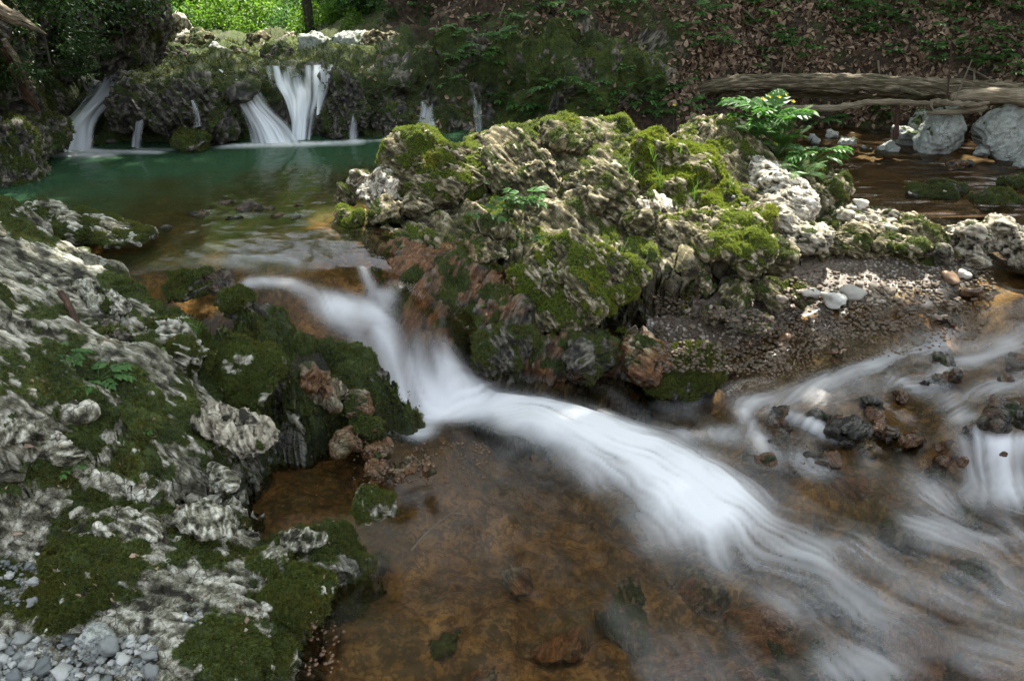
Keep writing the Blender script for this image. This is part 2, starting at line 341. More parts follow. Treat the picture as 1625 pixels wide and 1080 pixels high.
FR0 = frame((.7, -.5, -.4), (.1, .8, .6))
def finish_rock(name, V, F, mat, label, cat, lam, amp, moss=.3, mlam=.12, wetz=None, wet=0., rust=0., strata=None, blobs=(), group=None,
                dens=9000, tuft=.009, mossmat=None, rough_fine=1., origin=None, cap=9000, crest_bias=0., parent=None, kind=None, iso=False, block=1., wr=1., rustblobs=(), mosslump=1.):
    """displace a coarse surface in stages, compute masks, make the object with its moss"""
    N = normals(V, F)
    h = fbs(V, lam, 1.1) * .5 * amp + (ridge(V, lam * .6, 2.3)) * .22 * amp
    fr, sl_, sa = strata if strata is not None else (FR0, lam * .35, .35 * amp)
    s1 = layers(V, fr, sl_, 3. + lam); h += sa * s1 * 1.25
    V = V + N * h[:, None]; N = normals(V, F)
    r1 = ridge(V, .09, 5.); r2 = ridge(V @ fr * np.array([.45, 1, 1]), .034, 6.); f3 = fine(V, .03, 7.)
    s3 = layers(V, fr, sl_ * .36, 9.); s4 = layers(V, fr, sl_ * .15, 4.)
    VW = (V + .022 * fbs(V, .2, 3)[:, None]) @ fr * np.array([.45, .8, 1.3]); VW2 = VW * 2.3 + 1.
    e = wedge(VW, .17, 8.); e2 = wedge(VW2, .17, 8.); blk = (wid(VW, .17, 8.) - .5) * block * .022 * ss(0, .05, e) + (wid(VW2, .17, 8.) - .5) * block * .009 * ss(0, .08, e2)
    ra = ridge(V @ fr * np.array([.2, .7, 1.]), .045, 12.); rb = fb(V @ fr * np.array([.18, .7, 1.]), .03, 13.)
    h2 = blk * wr + rough_fine * (.0022 * r1 + .0014 * r2 + .0012 * f3 + .0016 * ra + .0009 * rb - .008 * (1 - ss(0, .07, e)) - .003 * (1 - ss(0, .08, e2)) + wr * s3 * min(.012, sl_ * .12) + wr * s4 * min(.008, sl_ * .07))
    crest = .47 + .22 * s1 + .26 * s3 + .14 * s4 + .16 * (ra - .3) + .10 * rb + .13 * r2 + .14 * r1
    crest = crest - .5 * (1 - ss(0, .05, e)) - .3 * (1 - ss(0, .06, e2)) + crest_bias
    mf = moss * 2 - 1 + fb(V, mlam, 10.) * .28 + fb(V @ fr * np.array([.28, .7, 1.1]), mlam, 11.) * .34 + (N[:, 2] - .45) * .5 - (crest - .45) * .75
    for (bx, by, br, ba) in blobs:
        px, py = proj(V); d = np.hypot(px - bx, py - by) + 1e3 * ((N * (V - CAM)).sum(1) > 0); c = V[np.argmin(d)]
        mf += ba * np.exp(-((V - c) ** 2).sum(1) / br ** 2)
    mask_m = ss(-.35, .65, mf)
    rf = np.full(len(V), rust * 1.) + (fb(V, .2, 12.) * .45 if rust > 0 else 0) * 1
    for (bx, by, br, ba) in rustblobs:
        px, py = proj(V); d = np.hypot(px - bx, py - by); c = V[np.argmin(d + 1e3 * ((N * (V - CAM)).sum(1) > 0))]
        rf = rf + ba * np.exp(-((V - c) ** 2).sum(1) / br ** 2) * (1 + .5 * fb(V, .08, 13.))
    rf = np.clip(rf, 0, 1)
    wf = np.full(len(V), float(wet))
    if wetz is not None: wf = np.maximum(wf, 1 - ss(wetz, wetz + .1, V[:, 2] + .03 * fb(V, .15, 14.)))
    mm = ss(.45, .7, mask_m)
    h2 = h2 * (1 - .6 * mm) + mm * mosslump * (.005 + .0038 * ridge(V, .05, 15.) + .0028 * fine(V, .018, 16.) + .003 * fbs(V, .09, 17.))
    V = V + N * h2[:, None]; N = normals(V, F)
    o = origin if origin is not None else np.array([V[:, 0].mean(), V[:, 1].mean(), V[:, 2].min()])
    me = mesh(name, V, F, {'mask': np.stack([mask_m, wf, rf], 1), 'crest': crest, 'grain': V if iso else (V @ fr) * np.array([.16, .6, 1.2])}, True, o)
    ob = obj(name, me, mat, parent, o, label=label, category=cat, group=group, kind=kind)
    if dens: add_moss(ob, V, N, F, mask_m, dens * 1.4, tuft * .68, mossmat, int(cap * 1.3), o)
    return ob, V, N, F, mask_m

def boulder(px, py, Y, size, rz=0, tilt=(0, 0), seed=0, label='', cat='boulder', name='boulder', mat=None, cuts=7, amp=.12, p=2.6, cutmin=.55, **kw):
    """closed boulder, size = full extents in metres, centre at pixel/px depth Y"""
    c = PY(px, py, Y) if Y is not None else np.array([px, py, 0.])
    s = np.array(size) / 2; pxs = max(size) * 803 / max(c[1], 1)
    n = int(np.clip(pxs * .62, 12, 150)); D, F = cubesphere(n)
    g = np.random.default_rng(seed + 100)
    r = 1 / (np.abs(D) ** p).sum(1) ** (1 / p)
    for k in range(cuts):
        nn = g.standard_normal(3); nn /= np.linalg.norm(nn); off = g.uniform(cutmin, .95)
        dn = D @ nn; lim = np.where(dn > .05, off / np.maximum(dn, .05), 9.)
        k_ = 14.; r = -np.log(np.exp(-k_ * r) + np.exp(-k_ * np.minimum(lim, 4))) / k_
    M = np.array(Matrix.Rotation(rz, 3, 'Z') @ Matrix.Rotation(tilt[0], 3, 'X') @ Matrix.Rotation(tilt[1], 3, 'Y'))
    V = (D * r[:, None] * s) @ M.T + c
    L = float(max(size))
    if mat in (None, M_LIME, M_WHITE, M_CRACK): kw.setdefault('wr', .5); kw.setdefault('block', 2.4)
    if kw.get('strata') is not None:
        f0, a0, b0 = kw['strata']; g2 = np.random.default_rng(seed + 7)
        kw['strata'] = (np.array(Matrix.Rotation(g2.uniform(-.6, .6), 3, 'Z') @ Matrix.Rotation(g2.uniform(-.35, .35), 3, 'X')) @ f0, a0 * g2.uniform(.75, 1.3), b0)
    else: kw['strata'] = (np.array(Matrix.Rotation(seed * 1.7, 3, 'Z')) @ FR0, L * .2, L * amp * .3)
    return finish_rock(name, V, F, mat or M_LIME, label, cat, L * .6, L * amp * .8, **{'rough_fine': min(1.3, L / .35) * kw.pop('rf', 1.), **kw})

# ================================================================== WATER HEIGHTS
def pts(L, mode):
    a = np.array(L, float)
    return PZ(a[:, 0], a[:, 1], a[:, 2]) if mode == 'z' else PY(a[:, 0], a[:, 1], a[:, 2])
WCTL = [(250, 350, 0), (350, 370, 0), (500, 350, 0), (150, 300, 0), (520, 280, 0), (330, 405, -.005), (430, 418, -.015), (520, 395, -.01), (560, 400, -.02), (280, 420, -.01),
    (400, 450, -.05), (450, 470, -.08), (500, 480, -.115), (580, 520, -.22), (640, 570, -.35), (700, 618, -.50), (745, 645, -.575), (440, 500, -.14), (540, 548, -.27),
    (600, 592, -.38), (655, 640, -.54), (600, 440, -.07), (650, 500, -.19), (700, 560, -.34), (760, 612, -.53), (800, 640, -.58), (700, 670, -.585),
    (850, 665, -.565), (1000, 690, -.575), (1100, 740, -.585), (1000, 640, -.6), (1150, 680, -.6), (600, 780, -.6), (650, 900, -.6), (560, 1000, -.6), (540, 1080, -.6), (1000, 1000, -.6), (1300, 1080, -.6),
    (1600, 1080, -.6), (1200, 850, -.6), (1400, 800, -.6), (1600, 830, -.595), (800, 850, -.6), (1170, 640, -.585), (1240, 625, -.545), (1310, 640, -.53), (1250, 690, -.6), (1350, 720, -.6), (1450, 760, -.6),
    (1200, 590, -.535), (1280, 590, -.505), (1350, 590, -.475), (1400, 560, -.44), (1500, 520, -.40), (1600, 470, -.34), (1625, 450, -.33), (1450, 480, -.375), (1620, 560, -.405), (1600, 620, -.44),
    (1545, 690, -.48), (1620, 695, -.47), (1560, 745, -.585), (1620, 760, -.59), (1700, 700, -.47), (1700, 560, -.39), (1480, 640, -.53), (1440, 700, -.585), (1500, 600, -.46), (1720, 470, -.32), (1720, 780, -.59),
    (470, 700, -.565), (430, 800, -.575), (540, 750, -.585), (500, 830, -.59)]
WP = pts(WCTL, 'z')
extra = np.array([(-5, 7, 0), (-2, 7, 0), (0, 7, 0), (-4, 5, 0), (-3, 4, 0), (1, 6, 0), (-.3, 5.2, 0), (3, .8, -.6), (-1, .8, -.6), (1, .8, -.6), (3, 1.6, -.6), (4, 2, -.6), (1.3, 4.3, -.4), (4.5, 4.2, -.33)])
WP = np.concatenate([WP, extra])
def geo_axis(a, b, s0, s1):
    v = [a]
    while v[-1] < b: v.append(v[-1] + s0 + (s1 - s0) * (v[-1] - a) / (b - a))
    return np.array(v)
wys = geo_axis(.9, 6.7, .006, .020); wxs = np.arange(-4.6, 4.0, .012)
WZ = tps_grid(WP[:, :2], WP[:, 2], wxs, wys, 3, 2e-4)
def zgrid(G, xs, ys, x, y):
    fx = np.interp(x, xs, np.arange(len(xs))); fy = np.interp(y, ys, np.arange(len(ys)))
    i = np.clip(fx.astype(int), 0, len(xs) - 2); j = np.clip(fy.astype(int), 0, len(ys) - 2); tx = fx - i; ty = fy - j
    return (G[j, i] * (1 - tx) + G[j, i + 1] * tx) * (1 - ty) + (G[j + 1, i] * (1 - tx) + G[j + 1, i + 1] * tx) * ty
def WATER(x, y): return zgrid(WZ, wxs, wys, x, y)
def hit_water(px, py):
    """pixel -> point on the stream surface"""
    px = np.atleast_1d(np.array(px, float)); py = np.atleast_1d(np.array(py, float)); z = np.full(px.shape, -.3)
    P = PZ(px, py, z)
    for _ in range(14):
        zn = WATER(P[:, 0], P[:, 1]); z = z + (zn - z) * .6; P = PZ(px, py, z)
    return P
# ================================================================== STREAMBED
BCTL = [(1050, 470, -.33), (1100, 515, -.44), (1160, 575, -.56), (1200, 610, -.59), (1250, 540, -.49), (1300, 500, -.43), (1400, 490, -.385), (1500, 462, -.345), (1560, 440, -.325), (1300, 430, -.30),
    (1400, 400, -.24), (1250, 400, -.27), (1500, 500, -.46), (1620, 440, -.36), (1620, 500, -.44), (1300, 570, -.54), (1380, 540, -.49), (1230, 460, -.34), (1150, 440, -.25), (1350, 460, -.35), (1450, 430, -.30),
    (1300, 620, -.58), (1400, 620, -.56), (1500, 600, -.52), (1600, 640, -.52), (1480, 680, -.60), (1560, 680, -.55), (1400, 710, -.635), (1380, 660, -.55), (1500, 730, -.64), (1600, 760, -.68),
    (250, 350, -.10), (350, 370, -.05), (300, 330, -.25), (450, 340, -.06), (500, 350, -.05), (400, 320, -.16), (520, 300, -.3), (150, 300, -.5), (400, 270, -.6), (100, 250, -.6), (600, 235, -.6), (530, 330, -.04), (220, 400, -.06), (350, 400, -.045),
    (330, 420, -.06), (430, 432, -.06), (520, 410, -.05), (280, 430, -.05), (400, 470, -.14), (500, 500, -.2), (580, 540, -.32), (640, 590, -.45), (700, 640, -.62), (800, 680, -.85),
    (1000, 720, -.9), (1200, 850, -.82), (900, 1000, -.74), (700, 900, -.72), (620, 1000, -.70), (600, 800, -.66), (650, 740, -.66), (700, 780, -.70), (1400, 820, -.74), (1600, 900, -.74), (1300, 1080, -.8), (1600, 1080, -.8), (1200, 700, -.72),
    (470, 740, -.615), (430, 800, -.62), (500, 700, -.61), (540, 760, -.64), (470, 680, -.60)]
BP = pts(BCTL, 'z')
bex = np.array([(-6, 7, -.5), (-3, 7, -.6), (0, 7, -.3), (-5, 4, -.4), (-2, 2.5, -.75), (-2, 1, -.8), (2.3, 6.2, -.2), (3, 5.5, -.2), (2.6, 4.95, -.19), (4.5, 5.5, -.2), (4.5, 6.8, -.2), (2.2, 7, -.1), (5, 5, -.18), (6.5, 6, -.2),
                (4, 4.35, -.32), (4, 3.4, -.5), (4, 2, -.75), (6, 3, -.6), (3, 1, -.8), (1, .8, -.8), (.5, 4, -.3), (1, 5, -.2), (8, 8, -.2), (-8, 8, -.2), (0, 9.5, .1), (8, 1, -.6), (-8, 1, -.6)])
BP = np.concatenate([BP, bex])
bys = geo_axis(.3, 9, .008, .035); bxs = np.concatenate([np.arange(-9, -2.4, .06), np.arange(-2.4, 3.3, .013), np.arange(3.3, 9, .06)])
BZ = tps_grid(BP[:, :2], BP[:, 2], bxs, bys, 3, 3e-4)
X, Y = np.meshgrid(bxs, bys); V = np.stack([X, Y, BZ], -1).reshape(-1, 3)
wz = WATER(V[:, 0], V[:, 1]); under = wz - V[:, 2]
gx, gy = proj(V)
inlow = (V[:, 1] < 3.4) & (V[:, 0] < 2.4)
gravel = ss(.02, -.02, under) * (V[:, 0] > .2)
gravel = np.maximum(gravel, np.exp(-((gx - 1230) / 140) ** 2 - ((gy - 570) / 60) ** 2) * .9 * (V[:, 1] < 4.2))
pale = np.exp(-((gx - 1240) / 110) ** 2 - ((gy - 420) / 45) ** 2) * (V[:, 1] > 3.2) + .8 * np.exp(-((gx - 1110) / 70) ** 2 - ((gy - 470) / 35) ** 2)
cob = np.maximum(0, .33 - vol(V_W1, V, .11, 10)) * .10 * ss(.1, .5, fb(V, .5, 3) + .6) + np.maximum(0, .5 - vol(V_W1, V, .22, 10, 3)) * .10
wave = fb(V, .5, 4.) * .022 + ridge(V, .16, 2.) * .010 + fine(V, .03, 2.) * .0022
amp_ = np.clip(under * 6, .25, 1) * (1 - .75 * gravel * (under < .05))
V[:, 2] += (cob * np.clip(under * 9, 0, 1) + wave * amp_)
V[:, 2] -= np.where(V[:, 1] > 3, 0, 0)
g_peb = gravel * np.maximum(0, .5 - vol(V_W1, V, .022, 10, 5)) * .016
V[:, 2] += g_peb
obj('streambed', mesh('streambed', V, quads(len(bys), len(bxs)), {'mask': np.stack([np.clip(under, 0, 1), np.clip(gravel, 0, 1), np.clip(pale, 0, 1)], 1)}), M_BED, kind='structure')
BZ = V[:, 2].reshape(BZ.shape)
def BED(x, y): return zgrid(BZ, bxs, bys, x, y)

# ================================================================== FOREST GROUND behind (falls ledge, banks, hillside)
HCTL = [(-300, 240, 5.3), (-300, 0, 6), (-300, -300, 7.5), (-300, -600, 8.5), (70, 240, 5.85), (170, 238, 5.9), (260, 235, 5.92), (380, 230, 6.05), (470, 222, 6.2), (620, 215, 6.25), (760, 212, 6.4),
    (-300, 300, 5.2), (70, 275, 5.8), (260, 272, 5.85), (470, 265, 6.1), (620, 260, 6.15), (760, 255, 6.3), (900, 250, 6.4), (1100, 250, 6.55), (1300, 240, 6.85), (1500, 232, 6.9), (1700, 225, 6.7), (1900, 220, 6.6),
    (300, 175, 5.98), (300, 125, 6.2), (220, 165, 6.0), (230, 130, 6.2), (370, 170, 6.05), (350, 120, 6.25), (290, 215, 5.9), (210, 112, 6.5), (360, 105, 6.55), (420, 120, 6.45), (520, 100, 6.6), (620, 92, 6.8), (720, 75, 7.1),
    (150, 180, 6.2), (180, 135, 6.5), (120, 200, 6.1), (450, 175, 6.4), (440, 135, 6.6), (480, 125, 6.7), (545, 170, 6.2), (560, 130, 6.4), (640, 150, 6.45), (700, 180, 6.45), (540, 205, 6.15),
    (250, 85, 8), (300, 85, 7.9), (400, 78, 8.3), (500, 80, 7.8), (300, 60, 10), (450, 60, 9.5), (600, 62, 8.6), (300, 34, 13), (450, 34, 13), (300, 14, 17), (450, 14, 17), (250, -60, 24), (450, -60, 23), (300, -300, 26), (450, -300, 25),
    (300, -600, 30), (450, -600, 28), (550, 20, 11), (550, 0, 11.5), (620, 30, 9.2), (620, 0, 9.6), (620, -80, 11), (620, -300, 13), (620, -600, 14), (700, 110, 6.95), (700, 50, 7.7), (700, 0, 8.4), (800, 160, 6.7), (800, 100, 6.95), (800, 40, 7.5), (800, 0, 8.0),
    (900, 190, 6.5), (900, 130, 6.45), (950, 75, 6.65), (1000, 110, 6.6), (1000, 50, 7.0), (1000, 170, 6.65), (900, 50, 7.1), (900, 0, 7.7), (1080, 100, 6.9), (1080, 40, 7.4), (1080, 0, 7.7), (1100, 160, 6.75), (1100, 215, 6.6),
    (1200, 215, 6.95), (1200, 170, 7.1), (1200, 100, 7.3), (1200, 0, 7.8), (1300, 190, 7.0), (1300, 100, 7.35), (1300, 0, 7.85), (1400, 205, 6.95), (1400, 150, 7.1), (1500, 190, 6.9), (1500, 100, 7.2), (1500, 0, 7.7), (1600, 180, 6.7), (1600, 100, 6.95), (1600, 0, 7.4),
    (1900, 180, 6.4), (1900, 100, 6.6), (1900, 0, 6.9), (900, -300, 9.3), (1200, -300, 9.2), (1500, -300, 8.8), (1900, -300, 8.2), (900, -600, 10.5), (1500, -600, 10), (1900, -600, 9.2)]
a = np.array(HCTL, float)
hu = np.concatenate([np.arange(-300, 0, 8.), np.arange(0, 1640, 2.3), np.arange(1640, 1900, 9.)]); hv = np.concatenate([np.arange(275, -20, -1.9), np.arange(-20, -600, -9.)])
HY = tps_grid(a[:, :2] / 200, a[:, 2], hu / 200, (-hv) / 200 if False else hv[::-1] / 200, 3, 1e-4)[::-1]
U_, V_ = np.meshgrid(hu, hv); V = PY(U_, V_, HY).reshape(-1, 3); U_ = U_.ravel(); V_ = V_.ravel()
F = quads(len(hv), len(hu)); N = normals(V, F)
rocky = np.clip(np.exp(-np.maximum(0, np.abs(U_ - 480) - 330) ** 2 / 90 ** 2) * ss(40, 90, V_) + np.exp(-((U_ - 930) / 190) ** 2 - ((V_ - 100) / 80) ** 2), 0, 1)
h = -.02 * (U_ < 640) * (V_ < 130) + fbs(V, .8, 1) * .06 + ridge(V, .35, 2) * .03 * (.5 + rocky) + rocky * (ridge(V, .2, 3) * .02 + vol(V_W1, V, .2, 10) * -.07 + .03)
h *= np.clip(1.3 - np.maximum(0, V_ * -1) / 300, .4, 1) * ss(240, 0, np.abs(U_ - 450) * .0 + 0) if False else 1
V = V + N * (h * np.where((U_ < 640) & (V_ < 135), .4, 1) * np.clip(V[:, 1] / 6, .8, 1.6))[:, None]; N = normals(V, F)
r1 = ridge(V, .085, 5); r2 = ridge(V, .035, 6)
mm = np.clip(.75 + fb(V, .35, 7) * .4 - (r1 - .3) * .2 + (N[:, 2] - .4) * .3, 0, 1) * np.clip(rocky + .35 + .25 * fb(V, .7, 9), 0, 1)
mm = np.maximum(mm, .8 * ss(75, 55, V_) * ss(640, 600, U_))
V = V + N * (.008 * r1 + .005 * r2 + ss(.45, .7, mm) * .008 * ridge(V, .06, 8))[:, None]; N = normals(V, F)
HV, HN, HU, HVV, HF = V, N, U_, V_, F
wetf = np.clip(rocky * ss(60, 120, V_) * .5 * (U_ < 790), 0, .8)
# split: rocky ledge (falls) and soil slope share the sheet; faces get one of two materials
me = mesh('hillside', V, F, {'mask': np.stack([mm, wetf, np.zeros(len(V))], 1), 'crest': .35 + .3 * r1 + .2 * r2})
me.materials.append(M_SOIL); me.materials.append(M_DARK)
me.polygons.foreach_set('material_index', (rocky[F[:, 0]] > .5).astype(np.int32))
hill = obj('hillside', me, None, kind='structure')
mo = np.clip(mm * rocky * 1.1, 0, 1) * ((V_ > 60) | (U_ > 700))
add_moss(hill, V, N, F, mo, 2600, .010, M_MOSS, 30000)
kd_idx = None
def on_hill(px, py):
    d = np.hypot(HU - px, HVV - py); i = int(np.argmin(d)); return V0H[i], HN[i]
V0H = HV
# far ground sheet to the horizon
g = 200; t = np.linspace(-1, 1, 60); gx_ = np.sign(t) * np.abs(t) ** 2 * g; X, Y = np.meshgrid(gx_, gx_ + 20)
Z = np.full(X.shape, -1.2) + np.clip(np.hypot(X, Y - 3) - 12, 0, 60) * .28 + 0
V = np.stack([X, Y, Z], -1).reshape(-1, 3)
V[:, 2] += fb(V, 14.) * 1.2 * ss(14, 30, np.hypot(V[:, 0], V[:, 1] - 3))
obj('forest_floor', mesh('forest_floor', V, quads(60, 60), {'mask': np.full((3600, 3), .35), 'crest': np.full(3600, .4)}), M_SOIL, kind='structure')

# ================================================================== LEFT BANK
LCTL = [(0, 310, .30), (60, 345, .20), (130, 400, .10), (200, 440, .05), (280, 500, -.05), (0, 450, .20), (100, 480, .10), (200, 520, .0), (0, 600, .12), (100, 620, .02), (150, 560, .05), (220, 560, .02),
    (0, 700, -.02), (100, 700, -.09), (200, 680, -.11), (280, 640, -.15), (260, 560, -.02), (330, 520, -.08), (400, 560, -.15), (460, 640, -.33), (300, 620, -.2), (0, 800, -.2), (100, 790, -.24), (200, 770, -.28), (300, 780, -.38),
    (380, 760, -.46), (400, 720, -.47), (420, 690, -.46), (450, 665, -.43), (0, 900, -.36), (100, 880, -.34), (200, 860, -.34), (300, 850, -.39), (370, 840, -.47), (385, 880, -.52), (0, 1000, -.44), (100, 1000, -.43), (200, 960, -.40),
    (300, 940, -.43), (400, 900, -.46), (500, 880, -.48), (580, 880, -.56), (615, 920, -.66), (0, 1080, -.47), (100, 1080, -.47), (250, 1060, -.45), (400, 1060, -.48), (480, 1000, -.56), (540, 960, -.62), (500, 1050, -.64), (535, 1010, -.72),
    (530, 790, -.52), (600, 800, -.55), (660, 800, -.64), (560, 840, -.54), (640, 850, -.68), (430, 845, -.52), (470, 720, -.66), (440, 770, -.66), (500, 700, -.66), (480, 800, -.62), (-200, 1080, -.44), (-200, 800, -.1), (-200, 600, .25),
    (400, 490, -.03), (450, 490, -.09), (520, 520, -.185), (480, 512, -.15), (560, 545, -.20), (600, 582, -.28), (640, 640, -.45), (665, 665, -.62), (450, 560, -.13), (520, 600, -.29), (560, 650, -.42), (600, 690, -.54), (420, 540, -.15), (500, 650, -.46), (540, 690, -.54), (640, 700, -.62), (380, 480, -.09),
    (620, 740, -.57), (560, 740, -.58), (690, 760, -.66)]
LP = pts(LCTL, 'z')
lex = np.array([(-2.6, 3.9, .1), (-1.7, 3.8, -.15), (-1.3, 3.55, -.2), (-.95, 3.35, -.3), (-2.6, 3.0, .45), (-2.6, 2, .3), (-2.6, 1.2, -.2), (-.3, .9, -.8), (-1.2, .9, -.5), (.1, 1.6, -.8), (.1, 2.6, -.8), (-.15, 3.2, -.7)])
LP = np.concatenate([LP, lex])
lxs = np.arange(-2.6, .15, .0062); lys = geo_axis(1.0, 4.0, .0048, .0085)
LZ = tps_grid(LP[:, :2], LP[:, 2], lxs, lys, 3, 2e-4)
X, Y = np.meshgrid(lxs, lys); GX = X.ravel(); GY = Y.ravel()
def poly_sd(poly, x, y):
    """signed distance to polygon, inside positive"""
    d = np.full(len(x), 1e9); ins = np.zeros(len(x), bool); n = len(poly)
    for i in range(n):
        x0, y0 = poly[i]; x1, y1 = poly[(i + 1) % n]; ex, ey = x1 - x0, y1 - y0
        t = np.clip(((x - x0) * ex + (y - y0) * ey) / (ex * ex + ey * ey + 1e-12), 0, 1)
        d = np.minimum(d, (x - x0 - t * ex) ** 2 + (y - y0 - t * ey) ** 2)
        c = ((y0 > y) != (y1 > y)) & (x < ex * (y - y0) / (ey + 1e-12) + x0); ins ^= c
    d = np.sqrt(d); return np.where(ins, d, -d)
def patch(name, poly, label, cat, mat, xs, ys, Zg, R_=.08, wob=.04, bulge=0., lip=.22, **kw):
    """a rock mass cut out of a height sheet: rounded rim that dives into the ground; poly in world xy"""
    poly = np.array(poly)[:, :2]; mn = poly.min(0) - .15; mx = poly.max(0) + .15
    ii = np.where((xs >= mn[0]) & (xs <= mx[0]))[0]; jj = np.where((ys >= mn[1]) & (ys <= mx[1]))[0]
    xs_, ys_ = xs[ii], ys[jj]; X, Y = np.meshgrid(xs_, ys_); Z = Zg[np.ix_(jj, ii)]
    V = np.stack([X, Y, Z], -1).reshape(-1, 3)
    sd = poly_sd(poly, V[:, 0], V[:, 1]) + wob * fb(V, .25, 21.) * .6 + wob * .4 * fine(V, .09, 22.)
    q = np.clip(sd / R_, 0, 1); V[:, 2] += -R_ * (1 - np.sqrt(1 - (1 - q) ** 2 + 1e-9)) * 1.0 + np.clip(sd, -.06, 0) * lip / .06 + bulge * (1 - np.exp(-np.maximum(sd, 0) / (R_ * 1.5)))
    F = quads(len(ys_), len(xs_)); keep = (sd[F] > -.065).any(1); F = F[keep]
    used = np.unique(F); re = np.full(len(V), -1); re[used] = np.arange(len(used)); V = V[used]; F = re[F]
    return finish_rock(name, V, F, mat, label, cat, **kw)
def PXZ(L): return pts(L, 'z')
GR = frame((.88, -.15, -.42), (.3, .75, .45))          # schist grain falls to the right
patch('bank_slab', PXZ([(-250, 300, .35), (0, 300, .30), (60, 338, .20), (130, 394, .10), (205, 436, .05), (285, 500, -.05), (330, 512, -.08), (400, 560, -.15), (470, 645, -.34), (420, 690, -.45), (390, 745, -.46), (310, 775, -.38), (200, 765, -.28), (100, 785, -.24), (-250, 800, -.2)]),
      'long streaked grey and white bank rock sloping down from the left edge, moss between its ribs', 'rock slab', M_BANK, lxs, lys, LZ, lam=.6, amp=.035, moss=.54, mlam=.22, strata=(GR, .13, .030), rough_fine=1.0, block=1.3,
      blobs=[(60, 420, .22, -.9), (150, 500, .16, -1.1), (220, 545, .10, -1.2), (30, 520, .2, -.7), (110, 610, .2, -.3), (230, 450, .13, .9), (180, 620, .2, .7), (60, 560, .12, .6), (360, 580, .16, 1.), (60, 720, .12, -.8), (10, 680, .1, -.5), (420, 640, .12, .6), (130, 660, .1, .5)], dens=26000, cap=30000, tuft=.0075, wetz=-.42, wet=.1)
patch('bank_ledge', PXZ([(-250, 790, -.2), (100, 775, -.24), (200, 755, -.28), (300, 765, -.38), (385, 775, -.50), (405, 830, -.52), (430, 838, -.52), (530, 828, -.53), (600, 862, -.57), (618, 915, -.64), (575, 965, -.63), (548, 1000, -.66), (510, 1060, -.66), (470, 1150, -.66), (-250, 1150, -.47)]),
      'low ledge of grey rock and green moss along the bottom left of the stream', 'rock ledge', M_BANK, lxs, lys, LZ, lam=.45, amp=.03, moss=.50, mlam=.16, iso=True, strata=(frame((.95, -.15, -.12), (.1, .6, .6)), .11, .024), rough_fine=1.0, block=1.4,
      blobs=[(300, 800, .12, -1.2), (250, 830, .1, -.6), (130, 850, .16, .8), (150, 920, .15, .9), (470, 940, .14, .9), (560, 870, .12, .8), (40, 850, .08, -.8), (60, 980, .1, .6), (350, 930, .1, -.6), (240, 1000, .1, -.9), (370, 1020, .13, .7), (120, 1050, .2, -2), (200, 1040, .1, -1), (20, 1040, .15, -2), (300, 950, .08, -.5), (500, 1050, .1, -1)],
      dens=30000, cap=32000, tuft=.008, wetz=-.6, wet=.05, rustblobs=[(500, 1010, .08, .8)])
patch('mossy_rock', PXZ([(380, 475, -.02), (440, 474, -.05), (505, 500, -.11), (560, 541, -.20), (612, 584, -.30), (642, 626, -.42), (660, 662, -.6), (620, 690, -.56), (560, 655, -.42), (520, 640, -.4), (470, 580, -.2), (420, 540, -.13), (385, 510, -.1)]),
      'dark mossy rock along the lower side of the main chute', 'rock', M_DARK, lxs, lys, LZ, R_=.05, lip=.14, bulge=-.065, lam=.35, amp=.02, moss=.88, mlam=.2, strata=(GR, .12, .012), blobs=[(410, 485, .05, -1.4), (520, 530, .2, .8)], rustblobs=[(500, 620, .1, .7)], dens=24000, cap=16000, tuft=.008, wetz=-.5, wet=.35)

# ================================================================== CENTRE OUTCROP
OCTL = [(545, 345, 4.2), (620, 250, 4.6), (740, 235, 4.6), (800, 218, 4.7), (850, 186, 4.85), (880, 176, 4.9), (940, 186, 4.9), (1000, 200, 4.9), (1040, 224, 4.85), (1100, 212, 5.0), (1150, 206, 5.05), (1200, 219, 5.05), (1250, 244, 5.0), (1280, 272, 4.9), (1330, 302, 4.75),
    (620, 330, 4.3), (680, 340, 4.15), (720, 300, 4.35), (800, 300, 4.3), (800, 250, 4.5), (900, 260, 4.5), (900, 310, 4.25), (950, 330, 4.15), (1000, 280, 4.5), (1000, 370, 3.95), (900, 370, 3.95), (820, 380, 3.85), (750, 360, 3.95), (700, 380, 3.85),
    (1100, 300, 4.4), (1100, 250, 4.7), (1180, 260, 4.75), (1200, 320, 4.45), (1180, 380, 4.1), (1080, 370, 4.05), (1040, 330, 4.25), (1210, 405, 4.0), (1100, 425, 3.85), (1000, 420, 3.75), (1280, 350, 4.45), (1250, 390, 4.2),
    (560, 380, 4.0), (600, 380, 3.95), (600, 420, 3.6), (650, 400, 3.75), (700, 450, 3.6), (650, 480, 3.45), (700, 520, 3.4), (740, 560, 3.35), (770, 610, 3.3), (780, 500, 3.5), (800, 430, 3.7), (870, 400, 3.8), (950, 400, 3.8),
    (1000, 460, 3.65), (1040, 495, 3.6), (900, 460, 3.6), (850, 540, 3.4), (850, 612, 3.32), (900, 560, 3.42), (950, 612, 3.35), (950, 540, 3.48), (1000, 540, 3.5), (1010, 630, 3.3), (1100, 470, 3.75)]
OP = pts(OCTL, 'y')
back = OP[:15] + np.array([0, .38, -.5]); OP = np.concatenate([OP, back, [(-1.1, 4.6, -.4), (2.3, 4.6, -.3), (1.9, 4.1, -.35), (1.4, 3.7, -.45), (.6, 3.1, -.8), (-.3, 3.0, -.8), (-.9, 3.6, -.35), (.9, 3.5, -.5)]])
oxs = np.arange(-1.5, 2.7, .0078); oys = geo_axis(2.9, 5.9, .0068, .010)
OZ = tps_grid(OP[:, :2], OP[:, 2], oxs, oys, 3, 2e-4)
def OXZ(L): return pts(L, 'y')
